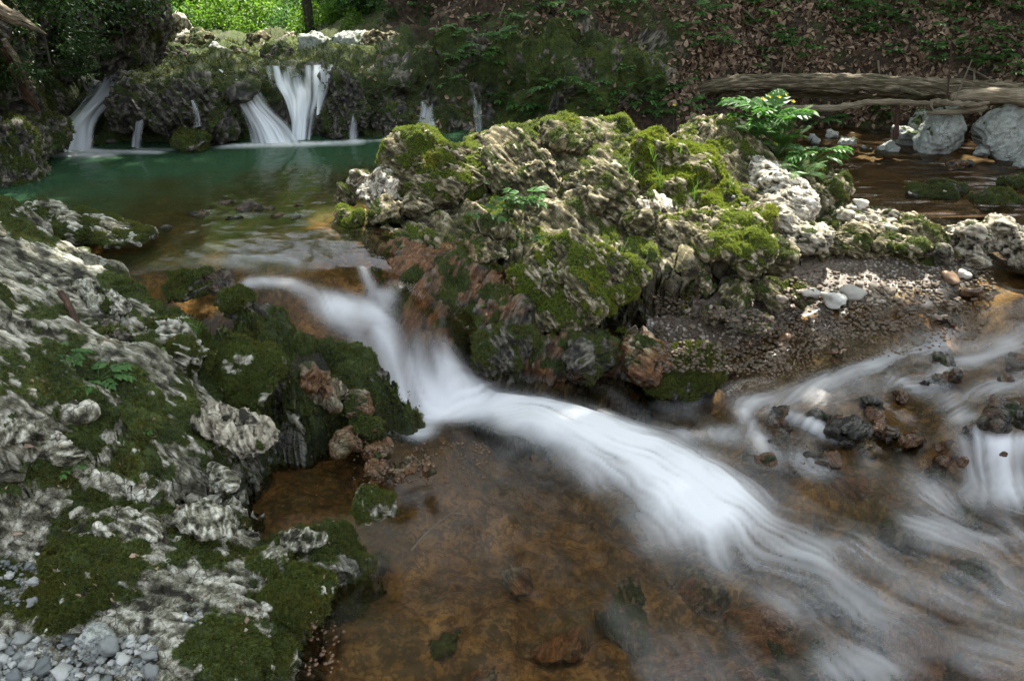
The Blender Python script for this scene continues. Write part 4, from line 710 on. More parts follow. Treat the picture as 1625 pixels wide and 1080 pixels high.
# ================================================================== STREAM SURFACE
WX, WY = np.meshgrid(wxs, wys); V = np.stack([WX, WY, WZ], -1).reshape(-1, 3)
ARROWS = [[(120, 260), (300, 320), (380, 400), (420, 440)], [(560, 250), (500, 330), (470, 400)], [(300, 290), (420, 340), (440, 400)], [(400, 448), (480, 470), (580, 528), (680, 612), (750, 648), (900, 672), (1050, 725), (1200, 820), (1400, 930), (1620, 1040)],
          [(560, 430), (600, 480), (700, 580), (770, 625)], [(900, 700), (1020, 800), (1150, 930), (1300, 1060)], [(850, 720), (930, 850), (1030, 1000), (1100, 1070)], [(750, 740), (760, 850), (760, 950), (800, 1070)], [(1100, 700), (1250, 770), (1450, 850), (1620, 910)],
          [(1640, 470), (1500, 520), (1400, 560), (1300, 595), (1200, 630), (1150, 690)], [(1650, 560), (1520, 590), (1420, 620), (1330, 650), (1270, 700), (1280, 780)], [(1640, 620), (1570, 680), (1560, 760), (1600, 850)], [(1460, 650), (1440, 720), (1500, 800), (1620, 870)], [(1300, 700), (1400, 780), (1600, 900)], [(1400, 480), (1300, 540), (1220, 590)]]
AP, AD = [], []
for L in ARROWS:
    q = hit_water([p[0] for p in L], [p[1] for p in L])
    for a_, b_ in zip(q[:-1], q[1:]):
        d = (b_ - a_)[:2]; l = np.linalg.norm(d)
        for t in np.arange(0, 1, .12 / max(l, .13)): AP.append(a_[:2] + d * t); AD.append(d / l)
AP, AD = np.array(AP), np.array(AD)
FS = 4; fx_, fy_ = wxs[::FS], wys[::FS]; X, Y = np.meshgrid(fx_, fy_); Q = np.stack([X.ravel(), Y.ravel()], 1)
D2 = ((Q[:, None] - AP[None]) ** 2).sum(-1); Wt = 1 / (D2 + .004) ** 1.6; FL = Wt @ AD; FL /= np.linalg.norm(FL, axis=1, keepdims=True) + 1e-9
_q3 = np.c_[Q, np.zeros(len(Q))]; _e = .01; _ps = lambda p: fbs(p, .34, 5.) * .05 + fbs(p, .14, 6.) * .010
_cx = (_ps(_q3 + [0, _e, 0]) - _ps(_q3 - [0, _e, 0])) / (2 * _e); _cy = -(_ps(_q3 + [_e, 0, 0]) - _ps(_q3 - [_e, 0, 0])) / (2 * _e)
FL = FL + np.clip(np.stack([_cx, _cy], 1), -.9, .9) * .55; FL /= np.linalg.norm(FL, axis=1, keepdims=True) + 1e-9
FLX, FLY = FL[:, 0].reshape(X.shape), FL[:, 1].reshape(X.shape)
def flow(x, y): return zgrid(FLX, fx_, fy_, x, y), zgrid(FLY, fx_, fy_, x, y)
def lic(P, noisef, step=.022, n=16):
    acc = np.zeros(len(P)); wsum = 0
    for sgn in (1, -1):
        x, y = P[:, 0].copy(), P[:, 1].copy()
        for k in range(n):
            wk = 1 - k / n
            acc += wk * noisef(np.stack([x, y, np.zeros_like(x)], 1)); wsum += wk
            vx, vy = flow(x, y); x += sgn * vx * step; y += sgn * vy * step
    return acc / wsum
L1 = lic(V, lambda p: vol(V_RG, p, .032, 4, 1), .014, 20); L1 /= L1.std()
L2 = lic(V, lambda p: vol(V_RG, p, .14, 4, 2), .03, 9); L2 /= L2.std()
STROKES = [([(395, 448), (450, 448), (500, 468), (545, 492)], .026, .035, .5), ([(500, 490), (560, 530), (620, 575), (670, 620)], .03, .04, .25), ([(530, 486), (600, 530), (660, 584), (715, 628)], .04, .055, .85), ([(575, 425), (592, 465), (620, 520)], .015, .035, .30),
           ([(690, 545), (730, 590), (765, 622)], .03, .04, .55), ([(610, 590), (655, 630), (690, 645)], .02, .03, .5), ([(380, 408), (440, 410), (470, 418)], .035, .03, .2), ([(330, 412), (400, 420)], .03, .03, .10),
           ([(690, 648), (760, 642), (850, 655), (940, 680), (1010, 712), (1075, 752), (1110, 785)], .05, .145, 3.2), ([(900, 680), (1000, 720), (1080, 770), (1120, 830)], .08, .15, .6), ([(1090, 740), (1180, 800), (1240, 850)], .13, .13, .12), ([(800, 668), (900, 700), (960, 740)], .05, .09, .9),
           ([(1090, 690), (1180, 690), (1280, 730)], .05, .08, .30), ([(1180, 640), (1230, 612), (1300, 600)], .05, .05, .22), ([(1255, 655), (1290, 668), (1320, 685)], .03, .03, .55), ([(1180, 655), (1200, 690)], .03, .03, .4), ([(1510, 515), (1480, 550), (1400, 575), (1320, 600)], .04, .07, .20), ([(1640, 520), (1560, 555), (1480, 590)], .07, .08, .18), ([(1420, 590), (1300, 620), (1200, 640)], .06, .06, .20), ([(1640, 600), (1540, 620)], .06, .05, .22),
           ([(1420, 600), (1500, 620), (1540, 660)], .04, .04, .3), ([(1560, 690), (1575, 730), (1590, 760)], .06, .07, .5), ([(1640, 700), (1560, 705)], .03, .03, .6), ([(1640, 760), (1500, 780), (1480, 850)], .08, .08, .2), ([(1150, 880), (1250, 890), (1350, 870)], .1, .1, .22), ([(1260, 950), (1350, 970)], .1, .12, .14), ([(1450, 940), (1600, 950)], .12, .14, .12), ([(1330, 1060), (1420, 1050)], .06, .08, .16), ([(1560, 1050), (1640, 1040)], .08, .08, .16), ([(1450, 830), (1620, 870)], .06, .1, .2),
           ([(1330, 470), (1400, 480)], .02, .02, .0), ([(330, 340), (480, 340)], .03, .03, .06),
           ([(72, 228), (95, 236), (150, 240), (250, 242)], .06, .035, 1.2), ([(90, 246), (170, 246)], .05, .05, .8), ([(360, 232), (430, 230), (500, 228), (560, 226)], .05, .06, 1.3), ([(220, 236), (300, 238)], .03, .03, .4), ([(560, 224), (620, 222), (700, 220)], .04, .03, .5)]
PX_, PY_ = proj(V)
E = np.zeros(len(V))
for L, r0, r1_, s in STROKES:
    q = hit_water([p[0] for p in L], [p[1] for p in L])[:, :2]; best = np.zeros(len(V)); nseg = len(q) - 1
    sel = (V[:, 0] > q[:, 0].min() - .7) & (V[:, 0] < q[:, 0].max() + .7) & (V[:, 1] > q[:, 1].min() - .7) & (V[:, 1] < q[:, 1].max() + .7)
    W_ = V[sel][:, :2]; bb = np.zeros(len(W_))
    for k in range(nseg):
        d = q[k + 1] - q[k]; t = np.clip(((W_ - q[k]) @ d) / (d @ d), 0, 1); dist = np.linalg.norm(W_ - q[k] - t[:, None] * d, axis=1)
        r = r0 + (r1_ - r0) * (k + t) / nseg; bb = np.maximum(bb, np.exp(-(dist / r) ** 2 * .8))
    E[sel] += s * bb
fast = ss(.06, -.06, V[:, 2]) * 0 + np.clip(E * 1.5, 0, 1)
L3 = fbs(V * np.array([1, 1, 0.]), .5, 40.); foam = E * np.clip(.80 + (.10 + .07 * ss(1150, 1300, PX_)) * L1 + (.18 + .06 * ss(1150, 1300, PX_)) * L2 + .12 * L3, .1, 1.6); foam = 1 - np.exp(-1.35 * foam)
lowreg = ss(-.03, -.12, V[:, 2])                               # running water below the lip
foam += lowreg * np.clip(.01 + .006 * L1 + .02 * L2 + .05 * L3, 0, .08) * ss(700, 1150, PX_)
foam = np.clip(foam, 0, .97)
bed_z = BED(V[:, 0], V[:, 1]); depth = np.clip(V[:, 2] - bed_z, 0, 2)
pool = (V[:, 1] > 3.3) * ss(-.03, -.005, V[:, 2]) * (V[:, 0] < .6)
murk = pool * (1 - np.exp(-depth * 9.)) + (1 - pool) * np.clip(.02 + .10 * depth * ss(800, 1100, PX_) + .03 * L2 * ss(650, 1000, PX_) + np.clip(E * .3, 0, .2), 0, .6)
gcol = np.array([.034, .080, .040]); tcol = np.array([.055, .062, .020])
sh = ss(.24, .07, depth)[:, None]; pc = gcol * (1 - sh) + tcol * sh
mixn = np.clip(.5 + .3 * L2, 0, 1)[:, None]; brown = np.array([.07, .040, .017]) * (1 - mixn) + np.array([.12, .10, .09]) * mixn
dkg = np.array([.03, .04, .025]); mx2 = ss(.3, .8, fb(np.c_[V[:, :2], V[:, 0] * 0], .5, 9) * .5 + .5)[:, None] * .6; brown = brown * (1 - mx2) + dkg * mx2
mc = pc * pool[:, None] + brown * (1 - pool[:, None])
zz = V[:, 2] + lowreg * (L1 * .0003 + L2 * .0016) * ss(600, 900, PX_) + np.clip(E, 0, 1.4) * (.004 + .022 * ss(700, 800, PX_)) + np.clip(E, 0, 1) * .0012 * L1 + pool * L2 * .0010
zz += lowreg * np.clip(.02 - depth, -.02, .03) * ss(1150, 1250, PX_) * ss(860, 800, PY_)
V[:, 2] = zz
rg = np.clip(.10 + .16 * lowreg * ss(300, 400, PX_) - .02 * pool, 0, .5)
keep = None; F = quads(len(wys), len(wxs))
vis = (V[:, 2] > BED(V[:, 0], V[:, 1]) - .012) & (np.abs(PX_ - 812) < 1100) & ~((V[:, 0] > 1.35) & (V[:, 1] > 4.22)) & ~((V[:, 0] > .5) & (V[:, 1] > 4.6))
F = F[vis[F].any(1)]; used = np.unique(F); re = np.full(len(V), -1); re[used] = np.arange(len(used))
obj('stream_water', mesh('stream_water', V[used], re[F], {'foam': foam[used], 'murk': murk[used], 'murkcol': mc[used], 'rough': rg[used]}), M_WATER, kind='structure')
# right upper stream
xs_ = np.arange(1.1, 6.5, .02); ys_ = np.arange(4.25, 7.2, .014); X, Y = np.meshgrid(xs_, ys_); V = np.stack([X, Y, np.full(X.shape, -.10)], -1).reshape(-1, 3)
s1 = fb(V * np.array([.25, 1.3, 1]), .12, 3); s2 = vol(V_RG, V * np.array([.18, 1.5, 1]), .05, 4, 3)
V[:, 2] += .003 * s1 + .0012 * s2
n_ = len(V); wst = np.clip(s2 - .9, 0, 1) * .14 * ss(.2, 1, s1 + .4)
F = quads(len(ys_), len(xs_)); ok = (BED(V[:, 0], V[:, 1]) < -.09) & (V[:, 1] > 4.5); F = F[ok[F].any(1)]
obj('side_stream_water', mesh('side_stream_water', V, F, {'foam': wst, 'murk': np.clip(.28 + .1 * s1, 0, 1), 'murkcol': np.array([[.07, .040, .018]]) * (1 + .35 * np.clip(s1, -1, 1.5)[:, None]), 'rough': np.full(n_, .14)}), M_WATER, kind='structure')
# ================================================================== WATERFALLS
def cr(a, n):
    """catmull-rom resample of control rows along axis 0"""
    a = np.asarray(a, float); m = len(a); t = np.linspace(0, m - 1, n); i = np.minimum(t.astype(int), m - 2); f = (t - i).reshape(-1, *([1] * (a.ndim - 1)))
    g = lambda k: a[np.clip(k, 0, m - 1)]
    p0, p1, p2, p3 = g(i - 1), g(i), g(i + 1), g(i + 2)
    return .5 * (2 * p1 + (p2 - p0) * f + (2 * p0 - 5 * p1 + 4 * p2 - p3) * f ** 2 + (3 * p1 - p0 - 3 * p2 + p3) * f ** 3)
def wall(px, py):
    h = hit(px, py); return h[0] if h else PY(px, py, 6.3)
def waterfall(rows, label, y0=6.5, y1=6.0, bulge=.05, dens=1., fr=16, seed=0, top=.15, sc=1.):
    """rows: left and right pixel of each level on the rock face, top to bottom"""
    nr, nc = 60, 44; ctl = []
    for k, (a, b) in enumerate(rows):
        r = []
        for t in np.linspace(0, 1, 7):
            h = wall(a[0] + (b[0] - a[0]) * t, a[1] + (b[1] - a[1]) * t)
            px_ = a[0] + (b[0] - a[0]) * t; py_ = a[1] + (b[1] - a[1]) * t; yw = y0 + (y1 - y0) * k / (len(rows) - 1); h = PY(px_, py_, np.clip(h[1] - .03, yw - .10, yw + .06)); r.append(h)
        ctl.append(r)
    ctl = np.array(ctl)
    for c in range(1, len(ctl)):                                  # falling water never runs back into the rock
        ctl[c, :, 1] = np.minimum(ctl[c, :, 1], ctl[c - 1, :, 1] + .01)
    ctl[:, :, 1] = np.apply_along_axis(lambda v: np.convolve(np.pad(v, 1, 'edge'), [.25, .5, .25], 'valid'), 1, ctl[:, :, 1])
    G = cr(np.transpose(cr(ctl, nr), (1, 0, 2)), nc).transpose(1, 0, 2)
    u = np.linspace(0, 1, nc)[None, :]; v = np.linspace(0, 1, nr)[:, None]
    ed = np.minimum(u, 1 - u) * 2
    UU, VV = np.broadcast_arrays(u, v); q0 = np.stack([UU * fr * .035, VV * .12, np.full(UU.shape, seed * .53)], -1).reshape(-1, 3)
    n0 = vol(V_RG, q0, .10, 4, seed + 3).reshape(nr, nc); q = np.stack([UU * fr * .1 * sc, VV * .22, np.full(UU.shape, seed * .37)], -1).reshape(-1, 3)
    n1 = vol(V_RG, q, .10, 4, seed).reshape(nr, nc); n2 = fb(q, .3, seed + 1.).reshape(nr, nc)
    G[..., 1] -= bulge * np.sin(math.pi * np.clip(UU, 0, 1)) * (1 - .5 * VV) + .002 * n1 + .004 * n0
    a = ss(0, .75, ed + .12 * n0) * (.88 + .07 * n1 + .10 * n0 + .12 * n2) * dens * ss(0, top + .12, VV + .12 * n0)
    a = np.clip(a * (1 + .5 * VV ** 2), 0, .96) * ss(0, .12, ed)
    V = G.reshape(-1, 3); o = V[np.argmin(V[:, 2])]
    return obj('waterfall', mesh('waterfall', V, quads(nr, nc), {'foam': a.ravel()}, True, o), M_VEIL, None, o, label=label, category='waterfall', group='waterfalls into the green pool')
waterfall([((160, 108), (236, 112)), ((148, 124), (220, 124)), ((138, 145), (204, 146)), ((118, 172), (176, 168)), ((92, 202), (156, 196)), ((72, 238), (152, 240))], 'waterfall curving down the left end of the dark rock wall', 6.45, 5.72, .06, 1.0, 9, 1, .3)
waterfall([((186, 142), (226, 124)), ((168, 158), (204, 136)), ((146, 176), (176, 152)), ((134, 190), (156, 168))], 'thin bright tongue of water at the top of the left fall', 6.4, 6.1, .03, .8, 6, 2)
waterfall([((345, 108), (378, 112)), ((356, 122), (396, 126)), ((362, 140), (412, 142)), ((378, 170), (436, 168)), ((392, 202), (464, 200)), ((398, 232), (486, 232))], 'broad slanting waterfall left of the mossy divider', 6.35, 5.92, .05, 1., 14, 3, .25)
waterfall([((418, 104), (520, 102)), ((426, 134), (520, 130)), ((442, 160), (514, 158)), ((454, 192), (502, 188)), ((456, 232), (494, 228))], 'tallest white waterfall narrowing into the pool right of the mossy divider', 6.5, 6.05, .06, 1.05, 18, 4, .2, 1.3)
waterfall([((488, 106), (540, 100)), ((500, 124), (530, 116)), ((504, 150), (520, 146)), ((500, 184), (510, 180))], 'thin side stream over the right edge of the tall fall', 6.4, 6.2, .02, .7, 8, 5)
waterfall([((214, 168), (230, 168)), ((213, 195), (229, 195)), ((210, 232), (232, 232))], 'faint thread of water in the middle of the dark rock wall', 5.95, 5.8, .015, .42, 5, 6)
waterfall([((555, 178), (568, 178)), ((554, 198), (568, 198)), ((552, 222), (574, 222))], 'faint seep of water just right of the tall fall', 6.15, 6.1, .015, .38, 5, 7)
waterfall([((668, 160), (688, 160)), ((664, 185), (690, 185)), ((655, 216), (696, 216))], 'small forked seep of water below the dark ledge', 6.3, 6.15, .02, .42, 6, 8)
waterfall([((748, 150), (764, 150)), ((750, 175), (765, 175)), ((752, 208), (768, 208))], 'faintest seep of water near the central outcrop', 6.4, 6.3, .015, .25, 5, 9)
waterfall([((298, 160), (310, 158)), ((306, 180), (318, 178)), ((312, 200), (326, 198))], 'thin trickle on the mossy bulge between the falls', 5.9, 5.85, .012, .3, 5, 10)

# ================================================================== LOG, BRANCHES, ROOTS
def tube(P, rad, ns=40, nr=120, seed=0, amp=.12, groove=.10, cap=True):
    P = np.asarray(P, float); C_ = cr(P, nr); r = np.interp(np.linspace(0, 1, nr), np.linspace(0, 1, len(rad)), rad)
    T = np.gradient(C_, axis=0); T /= np.linalg.norm(T, axis=1, keepdims=True); up = np.array([0.03, .02, 1.]); S = np.cross(T, up); S /= np.linalg.norm(S, axis=1, keepdims=True) + 1e-9; U = np.cross(S, T)
    L = np.concatenate([[0], np.cumsum(np.linalg.norm(np.diff(C_, axis=0), axis=1))])
    th = np.linspace(0, 2 * math.pi, ns + 1); TH, LL = np.meshgrid(th, L); rr = np.broadcast_to(r[:, None], TH.shape)
    q = np.stack([LL * .16, np.cos(TH) * rr, np.sin(TH) * rr], -1).reshape(-1, 3)
    n1 = ridge(q + seed, r.mean() * .55, seed + 1.).reshape(TH.shape); n2 = fbs(q * np.array([6, 1, 1]) + seed, r.mean() * 3.2, seed + 2.).reshape(TH.shape)
    R_ = rr * (1 + groove * n1 + amp * n2)
    if cap: R_[0] *= .1; R_[-1] *= .1
    V = C_[:, None] + S[:, None] * (np.cos(TH) * R_)[..., None] + U[:, None] * (np.sin(TH) * R_)[..., None]
    gr = np.stack([LL * 9, np.cos(TH) * 4.5 * 1.0, np.sin(TH) * 4.5], -1).reshape(-1, 3) + seed * 3.1
    gr[:, 1:] *= max(1, r.mean() / .05)
    return V.reshape(-1, 3), quads(nr, ns + 1)[:, ::-1], {'grain': gr}
def log(name, L, rad, mat, label, cat, parts=(), ns=40, nr=140, **kw):
    P = np.array([PY(*p) for p in L]); o = P[0].copy(); V, F, A = tube(P, rad, ns, nr, **kw)
    ob = obj(name, mesh(name, V, F, A, True, o), mat, None, o, label=label, category=cat)
    for i, (pn, L2, r2) in enumerate(parts):
        V, F, A = tube([PY(*p) for p in L2], r2, 14, 40, seed=i + 5); obj(pn, mesh(pn, V, F, A, True, o), mat, ob)
    return ob
log('fallen_log', [(1092, 152, 7.0), (1150, 135, 6.85), (1280, 131, 6.65), (1420, 136, 6.45), (1540, 143, 6.25), (1700, 150, 6.0)], [.03, .06, .065, .07, .068, .07], M_LOG, 'long mossy weathered log lying across the right stream', 'log',
    [('branch_stub', [(1430, 142, 6.35), (1450, 146, 6.2), (1462, 150, 6.12)], [.02, .014, .006]), ('splinter', [(1092, 150, 6.9), (1075, 158, 6.9), (1062, 168, 6.85)], [.025, .016, .004])], amp=.09, groove=.15)
log('fallen_log', [(1100, 165, 7.05), (1200, 152, 6.9), (1320, 150, 6.72), (1480, 156, 6.5), (1700, 166, 6.2)], [.02, .03, .035, .035, .035], M_LOG, 'darker second log lying under and behind the long mossy log', 'log', amp=.09, groove=.15, seed=4)
log('bare_branch', [(1508, 155, 6.05), (1560, 152, 6.0), (1640, 156, 5.9), (1720, 162, 5.85)], [.035, .05, .055, .055], M_STICK, 'smooth pale bark-free limb in front of the log at the right edge', 'branch', amp=.08, groove=.03, seed=2)
log('bare_branch', [(1220, 170, 6.3), (1290, 172, 6.25), (1335, 171, 6.25), (1390, 162, 6.2), (1460, 164, 6.15), (1500, 168, 6.15)], [.012, .024, .026, .022, .02, .012], M_STICK, 'bent pale branch passing under the logs behind the fern', 'branch', amp=.1, groove=.04, seed=3, parts=[('twig', [(1290, 170, 6.25), (1260, 176, 6.1), (1235, 180, 6.0)], [.012, .009, .004])])
log('bare_branch', [(1470, 180, 6.05), (1510, 178, 6.0), (1545, 174, 5.95), (1567, 171, 5.9)], [.012, .024, .026, .012], M_STICK, 'short thick pale stick lying on the leaning boulder', 'branch', amp=.1, groove=.04, seed=6)
log('bare_branch', [(1476, 160, 6.08), (1500, 163, 6.0), (1540, 166, 5.92), (1570, 163, 5.9)], [.008, .02, .02, .01], M_STICK, 'broken knotty stick between the log and the short thick stick', 'branch', amp=.2, groove=.06, seed=7, parts=[('twig', [(1480, 160, 6.05), (1478, 168, 6.0), (1482, 176, 5.98)], [.01, .008, .004])])
log('stake', [(1424, 160, 6.35), (1424, 190, 6.32), (1420, 222, 6.3)], [.018, .02, .018], M_REDWOOD, 'dark red-brown upright stake under the logs', 'stake', seed=8)
log('thin_stick', [(1510, 70, 6.1), (1507, 110, 6.08), (1503, 155, 6.05)], [.005, .006, .008], M_REDWOOD, 'thin upright dead stem rising in front of the log', 'stick', ns=8, nr=20, seed=9)
log('thin_stick', [(1543, 93, 6.0), (1530, 125, 6.0), (1514, 160, 6.0)], [.004, .006, .009], M_STICK, 'slanting thin stick beside the upright dead stem', 'stick', ns=8, nr=20, seed=10)
log('dead_limb', [(-30, 2, 4.6), (20, 28, 4.7), (50, 42, 4.8), (72, 54, 4.9)], [.05, .035, .018, .005], M_STICK, 'bare tapering limb entering at the upper left corner', 'branch', seed=11)
log('root', [(0, 75, 5.0), (18, 100, 5.05), (38, 140, 5.1), (60, 175, 5.2)], [.03, .035, .03, .012], M_REDWOOD, 'red-brown torn root on the left cliff', 'root', seed=12)
log('root', [(5, 62, 4.9), (30, 100, 4.98), (48, 140, 5.05)], [.012, .018, .006], M_STICK, 'paler thin root beside the torn root', 'root', seed=13)
log('stick', [(95, 462, 2.78), (112, 490, 2.7), (124, 520, 2.62), (132, 548, 2.6)], [.012, .013, .010, .005], M_REDWOOD, 'dark wet stick lying on the pale slab', 'stick', seed=14, ns=12, nr=30)
log('twig', [(652, 874, 2.03), (680, 842, 2.1), (715, 815, 2.18), (738, 800, 2.22)], [.003, .003, .002, .001], M_STICK, 'thin twig reaching out over the lower pool', 'twig', seed=15, ns=8, nr=30, parts=[('twig_fork', [(715, 815, 2.18), (725, 814, 2.18), (740, 816, 2.2)], [.002, .0015, .001])])
log('twig', [(640, 745, 2.62), (665, 738, 2.66), (683, 722, 2.7)], [.006, .006, .002], M_STICK, 'pale twig on the rusty rocks by the splash', 'twig', seed=16, ns=8, nr=20)
log('twig', [(455, 655, 2.76), (470, 672, 2.72), (484, 690, 2.68)], [.003, .003, .002], M_STICK, 'grass thin twig in the gully beside the side pool', 'twig', seed=17, ns=8, nr=20)

_g = random.Random(3)
for i in range(16):
    px = _g.uniform(1000, 1620) if i < 11 else _g.uniform(560, 1000); py = _g.uniform(5, 110) if i < 11 else _g.uniform(5, 60); dx = _g.uniform(-60, 60); dy = _g.uniform(6, 40)
    L = []
    for t in (0, .35, .7, 1):
        h = hit(px + dx * t + _g.uniform(-4, 4), py + dy * t)
        if h is not None: L.append((px + dx * t, py + dy * t, float(h[0][1]) - .03 - .05 * math.sin(t * 3)))
    if len(L) < 3: continue
    log('twig', L, [.010, .008, .003], M_STICK if i % 3 else M_REDWOOD, 'dead twig lying on the leaf-strewn slope behind the log' if i < 11 else 'dead twig on the dark bank above the falls', 'twig', seed=30 + i, ns=6, nr=20)['group'] = 'dead twigs on the slopes'
# ================================================================== LEAVES
def leafset(C_, D, N, L, W, fold=.25):
    """pointed leaf, six points, folded on its midrib"""
    D = D / (np.linalg.norm(D, axis=1, keepdims=True) + 1e-9); S = np.cross(D, N); S /= np.linalg.norm(S, axis=1, keepdims=True) + 1e-9; N = np.cross(S, D)
    L = L[:, None]; W = W[:, None]
    a = C_; t = C_ + D * L - N * L * .18; m = C_ + D * L * .45 + N * 0
    l1 = C_ + D * L * .3 + S * W * .5 + N * W * fold; r1 = C_ + D * L * .3 - S * W * .5 + N * W * fold; l2 = C_ + D * L * .62 + S * W * .38 + N * W * fold * .5; r2 = C_ + D * L * .62 - S * W * .38 + N * W * fold * .5
    V = np.stack([a, l1, r1, m, l2, r2, t], 1).reshape(-1, 3)
    b = np.array([[0, 3, 1], [0, 2, 3], [3, 4, 1], [3, 2, 5], [3, 6, 4], [3, 5, 6]])
    F = (np.arange(len(C_))[:, None, None] * 7 + b[None]).reshape(-1, 3)
    return V, F
def simple_leaf(C_, D, N, L, W):
    D = D / (np.linalg.norm(D, axis=1, keepdims=True) + 1e-9); S = np.cross(D, N); S /= np.linalg.norm(S, axis=1, keepdims=True) + 1e-9; N = np.cross(S, D); L = L[:, None]; W = W[:, None]
    V = np.stack([C_, C_ + D * L * .5 + S * W * .5 + N * W * .2, C_ + D * L, C_ + D * L * .5 - S * W * .5 + N * W * .2], 1).reshape(-1, 3)
    F = (np.arange(len(C_))[:, None, None] * 4 + np.array([[0, 1, 2], [0, 2, 3]])[None]).reshape(-1, 3)
    return V, F
def rdir(n, g=RNG):
    d = g.standard_normal((n, 3)); return d / np.linalg.norm(d, axis=1, keepdims=True)
def join(parts):
    V = []; F = []; A = []; k = 0
    for v, f, a in parts: V.append(v); F.append(f + k); A.append(np.full(len(v), a) if np.isscalar(a) else a); k += len(v)
    return np.concatenate(V), np.concatenate(F), np.concatenate(A)
def stemmesh(P, r, n=5):
    P = np.asarray(P, float); T = np.gradient(P, axis=0); T /= np.linalg.norm(T, axis=1, keepdims=True) + 1e-9
    S = np.cross(T, [.1, .2, 1]); S /= np.linalg.norm(S, axis=1, keepdims=True) + 1e-9; U = np.cross(S, T); th = np.arange(n) * 2 * math.pi / n
    rr = np.linspace(r, r * .4, len(P))[:, None]
    V = (P[:, None] + (S[:, None] * np.cos(th)[None, :, None] + U[:, None] * np.sin(th)[None, :, None]) * rr[..., None]).reshape(-1, 3); F = []
    for i in range(len(P) - 1):
        for k in range(n): a = i * n + k; b = i * n + (k + 1) % n; F += [[a, b, b + n], [a, b + n, a + n]]
    return V, np.array(F)
def arch(L, droop, n=12, lift=.9):
    t = np.linspace(0, 1, n); return np.stack([np.zeros(n), L * t * (1 - .15 * t), L * (lift * t - droop * t ** 2)], 1)
def frond_mesh(L, npin, wid_, droop=.6, lift=.9, seed=0, leafl=8):
    """fern frond: rachis along +Y, pinnae set with little leaflets"""
    g = np.random.default_rng(seed); P = arch(L, droop, 16, lift); parts = [(*stemmesh(P, L * .008), .3)]
    for i in range(npin):
        t = .16 + .82 * i / npin; p = cr(P, 101)[int(t * 100)]; tan = cr(P, 101)[min(100, int(t * 100) + 2)] - p; tan /= np.linalg.norm(tan) + 1e-9
        w = wid_ * math.sin(math.pi * min(1, (t * .85 + .12))) ** .8 * (1 - .3 * t)
        for s in (-1, 1):
            d = np.array([s, 0, 0]) * .92 + tan * .45 + np.array([0, 0, -.12 + g.uniform(-.1, .1)]); d /= np.linalg.norm(d)
            k = leafl; tt = (np.arange(k) + .5) / k; C_ = p + d * (w * tt)[:, None]; up = np.cross(d, np.cross([0, 0, 1.], d)); sd = np.cross(d, up)
            ll = w * .24 * (1 - .7 * tt) + .002
            for s2 in (-1, 1):
                v, f = simple_leaf(C_, np.tile(sd * s2 + d * .55, (k, 1)), np.tile(up, (k, 1)), ll, ll * .42); parts.append((v, f, g.random() * .5 + .3))
    V, F, A = join(parts); return mesh('frond', V, F, {'lv': A}, False)
def compound_mesh(L, seed=0, n=3, ll=.035, mat=None, flat=.9):
    """leaf of a woodland herb: stalk and toothed leaflets in pairs with one at the tip"""
    g = np.random.default_rng(seed); P = arch(L, .55, 10, .7); parts = [(*stemmesh(P, L * .012, 4), .2)]; PP = cr(P, 101)
    for i in range(n):
        t = .5 + .42 * i / max(1, n - 1) if n > 1 else .95; p = PP[int(t * 100)]; tan = PP[min(100, int(t * 100) + 3)] - PP[int(t * 100) - 3]; tan /= np.linalg.norm(tan)
        for s in ((-1, 1) if i < n - 1 else (-1, 0, 1)):
            d = tan * (.6 if s else 1) + np.array([s * .9, 0, g.uniform(-.25, .1)]); size = ll * (1 + .15 * (n - i) if s else 1.25)
            v, f = leafset(p[None], d[None], np.array([[0, -.1, 1.]]), np.array([size]), np.array([size * .52]), .12); parts.append((v, f, g.random() * .7))
            for s3 in (-1, 1):                              # side teeth
                d3 = d + np.cross(d, [0, 0, 1.]) * s3 * .7; v, f = leafset(p[None] + d[None] * size * .18, d3[None], np.array([[0, -.1, 1.]]), np.array([size * .55]), np.array([size * .3]), .12); parts.append((v, f, g.random() * .7))
    V, F, A = join(parts); return mesh('leaf', V, F, {'lv': A}, False)
FROND = [frond_mesh(.34, 17, .085, .55, .95, 1), frond_mesh(.26, 14, .07, .7, .8, 2), frond_mesh(.2, 12, .06, .5, .9, 3)]
COMP = [compound_mesh(.16, s, 3, .04) for s in range(3)] + [compound_mesh(.11, s, 2, .034) for s in range(3, 6)]
COMPS = [compound_mesh(.11, s + 10, 2, .045) for s in range(3)]
def blade_mesh(L, w, droop, seed):
    n = 7; P = arch(L, droop, n, 1.1); ww = w * np.array([.6, .9, 1, .95, .8, .5, .02]); S = np.array([1., 0, 0])
    V = np.concatenate([P - S * ww[:, None] / 2 + [0, 0, w * .15], P, P + S * ww[:, None] / 2 + [0, 0, w * .15]]); F = []
    for i in range(n - 1): F += [[i, n + i, n + i + 1, i + 1], [n + i, 2 * n + i, 2 * n + i + 1, n + i + 1]]
    return mesh('blade', V, np.array(F), {'lv': np.tile(np.linspace(.1, .9, n), 3)})
BLADE = [blade_mesh(.15, .004, .5, 0), blade_mesh(.11, .0035, .9, 1), blade_mesh(.18, .004, .75, 2), blade_mesh(.08, .003, .4, 3)]
for l_, m_ in ((FROND, M_FERN), (COMP, M_HERB), (COMPS, M_HERB), (BLADE, M_GRASS)):
    for me_ in l_: me_.materials.append(m_)
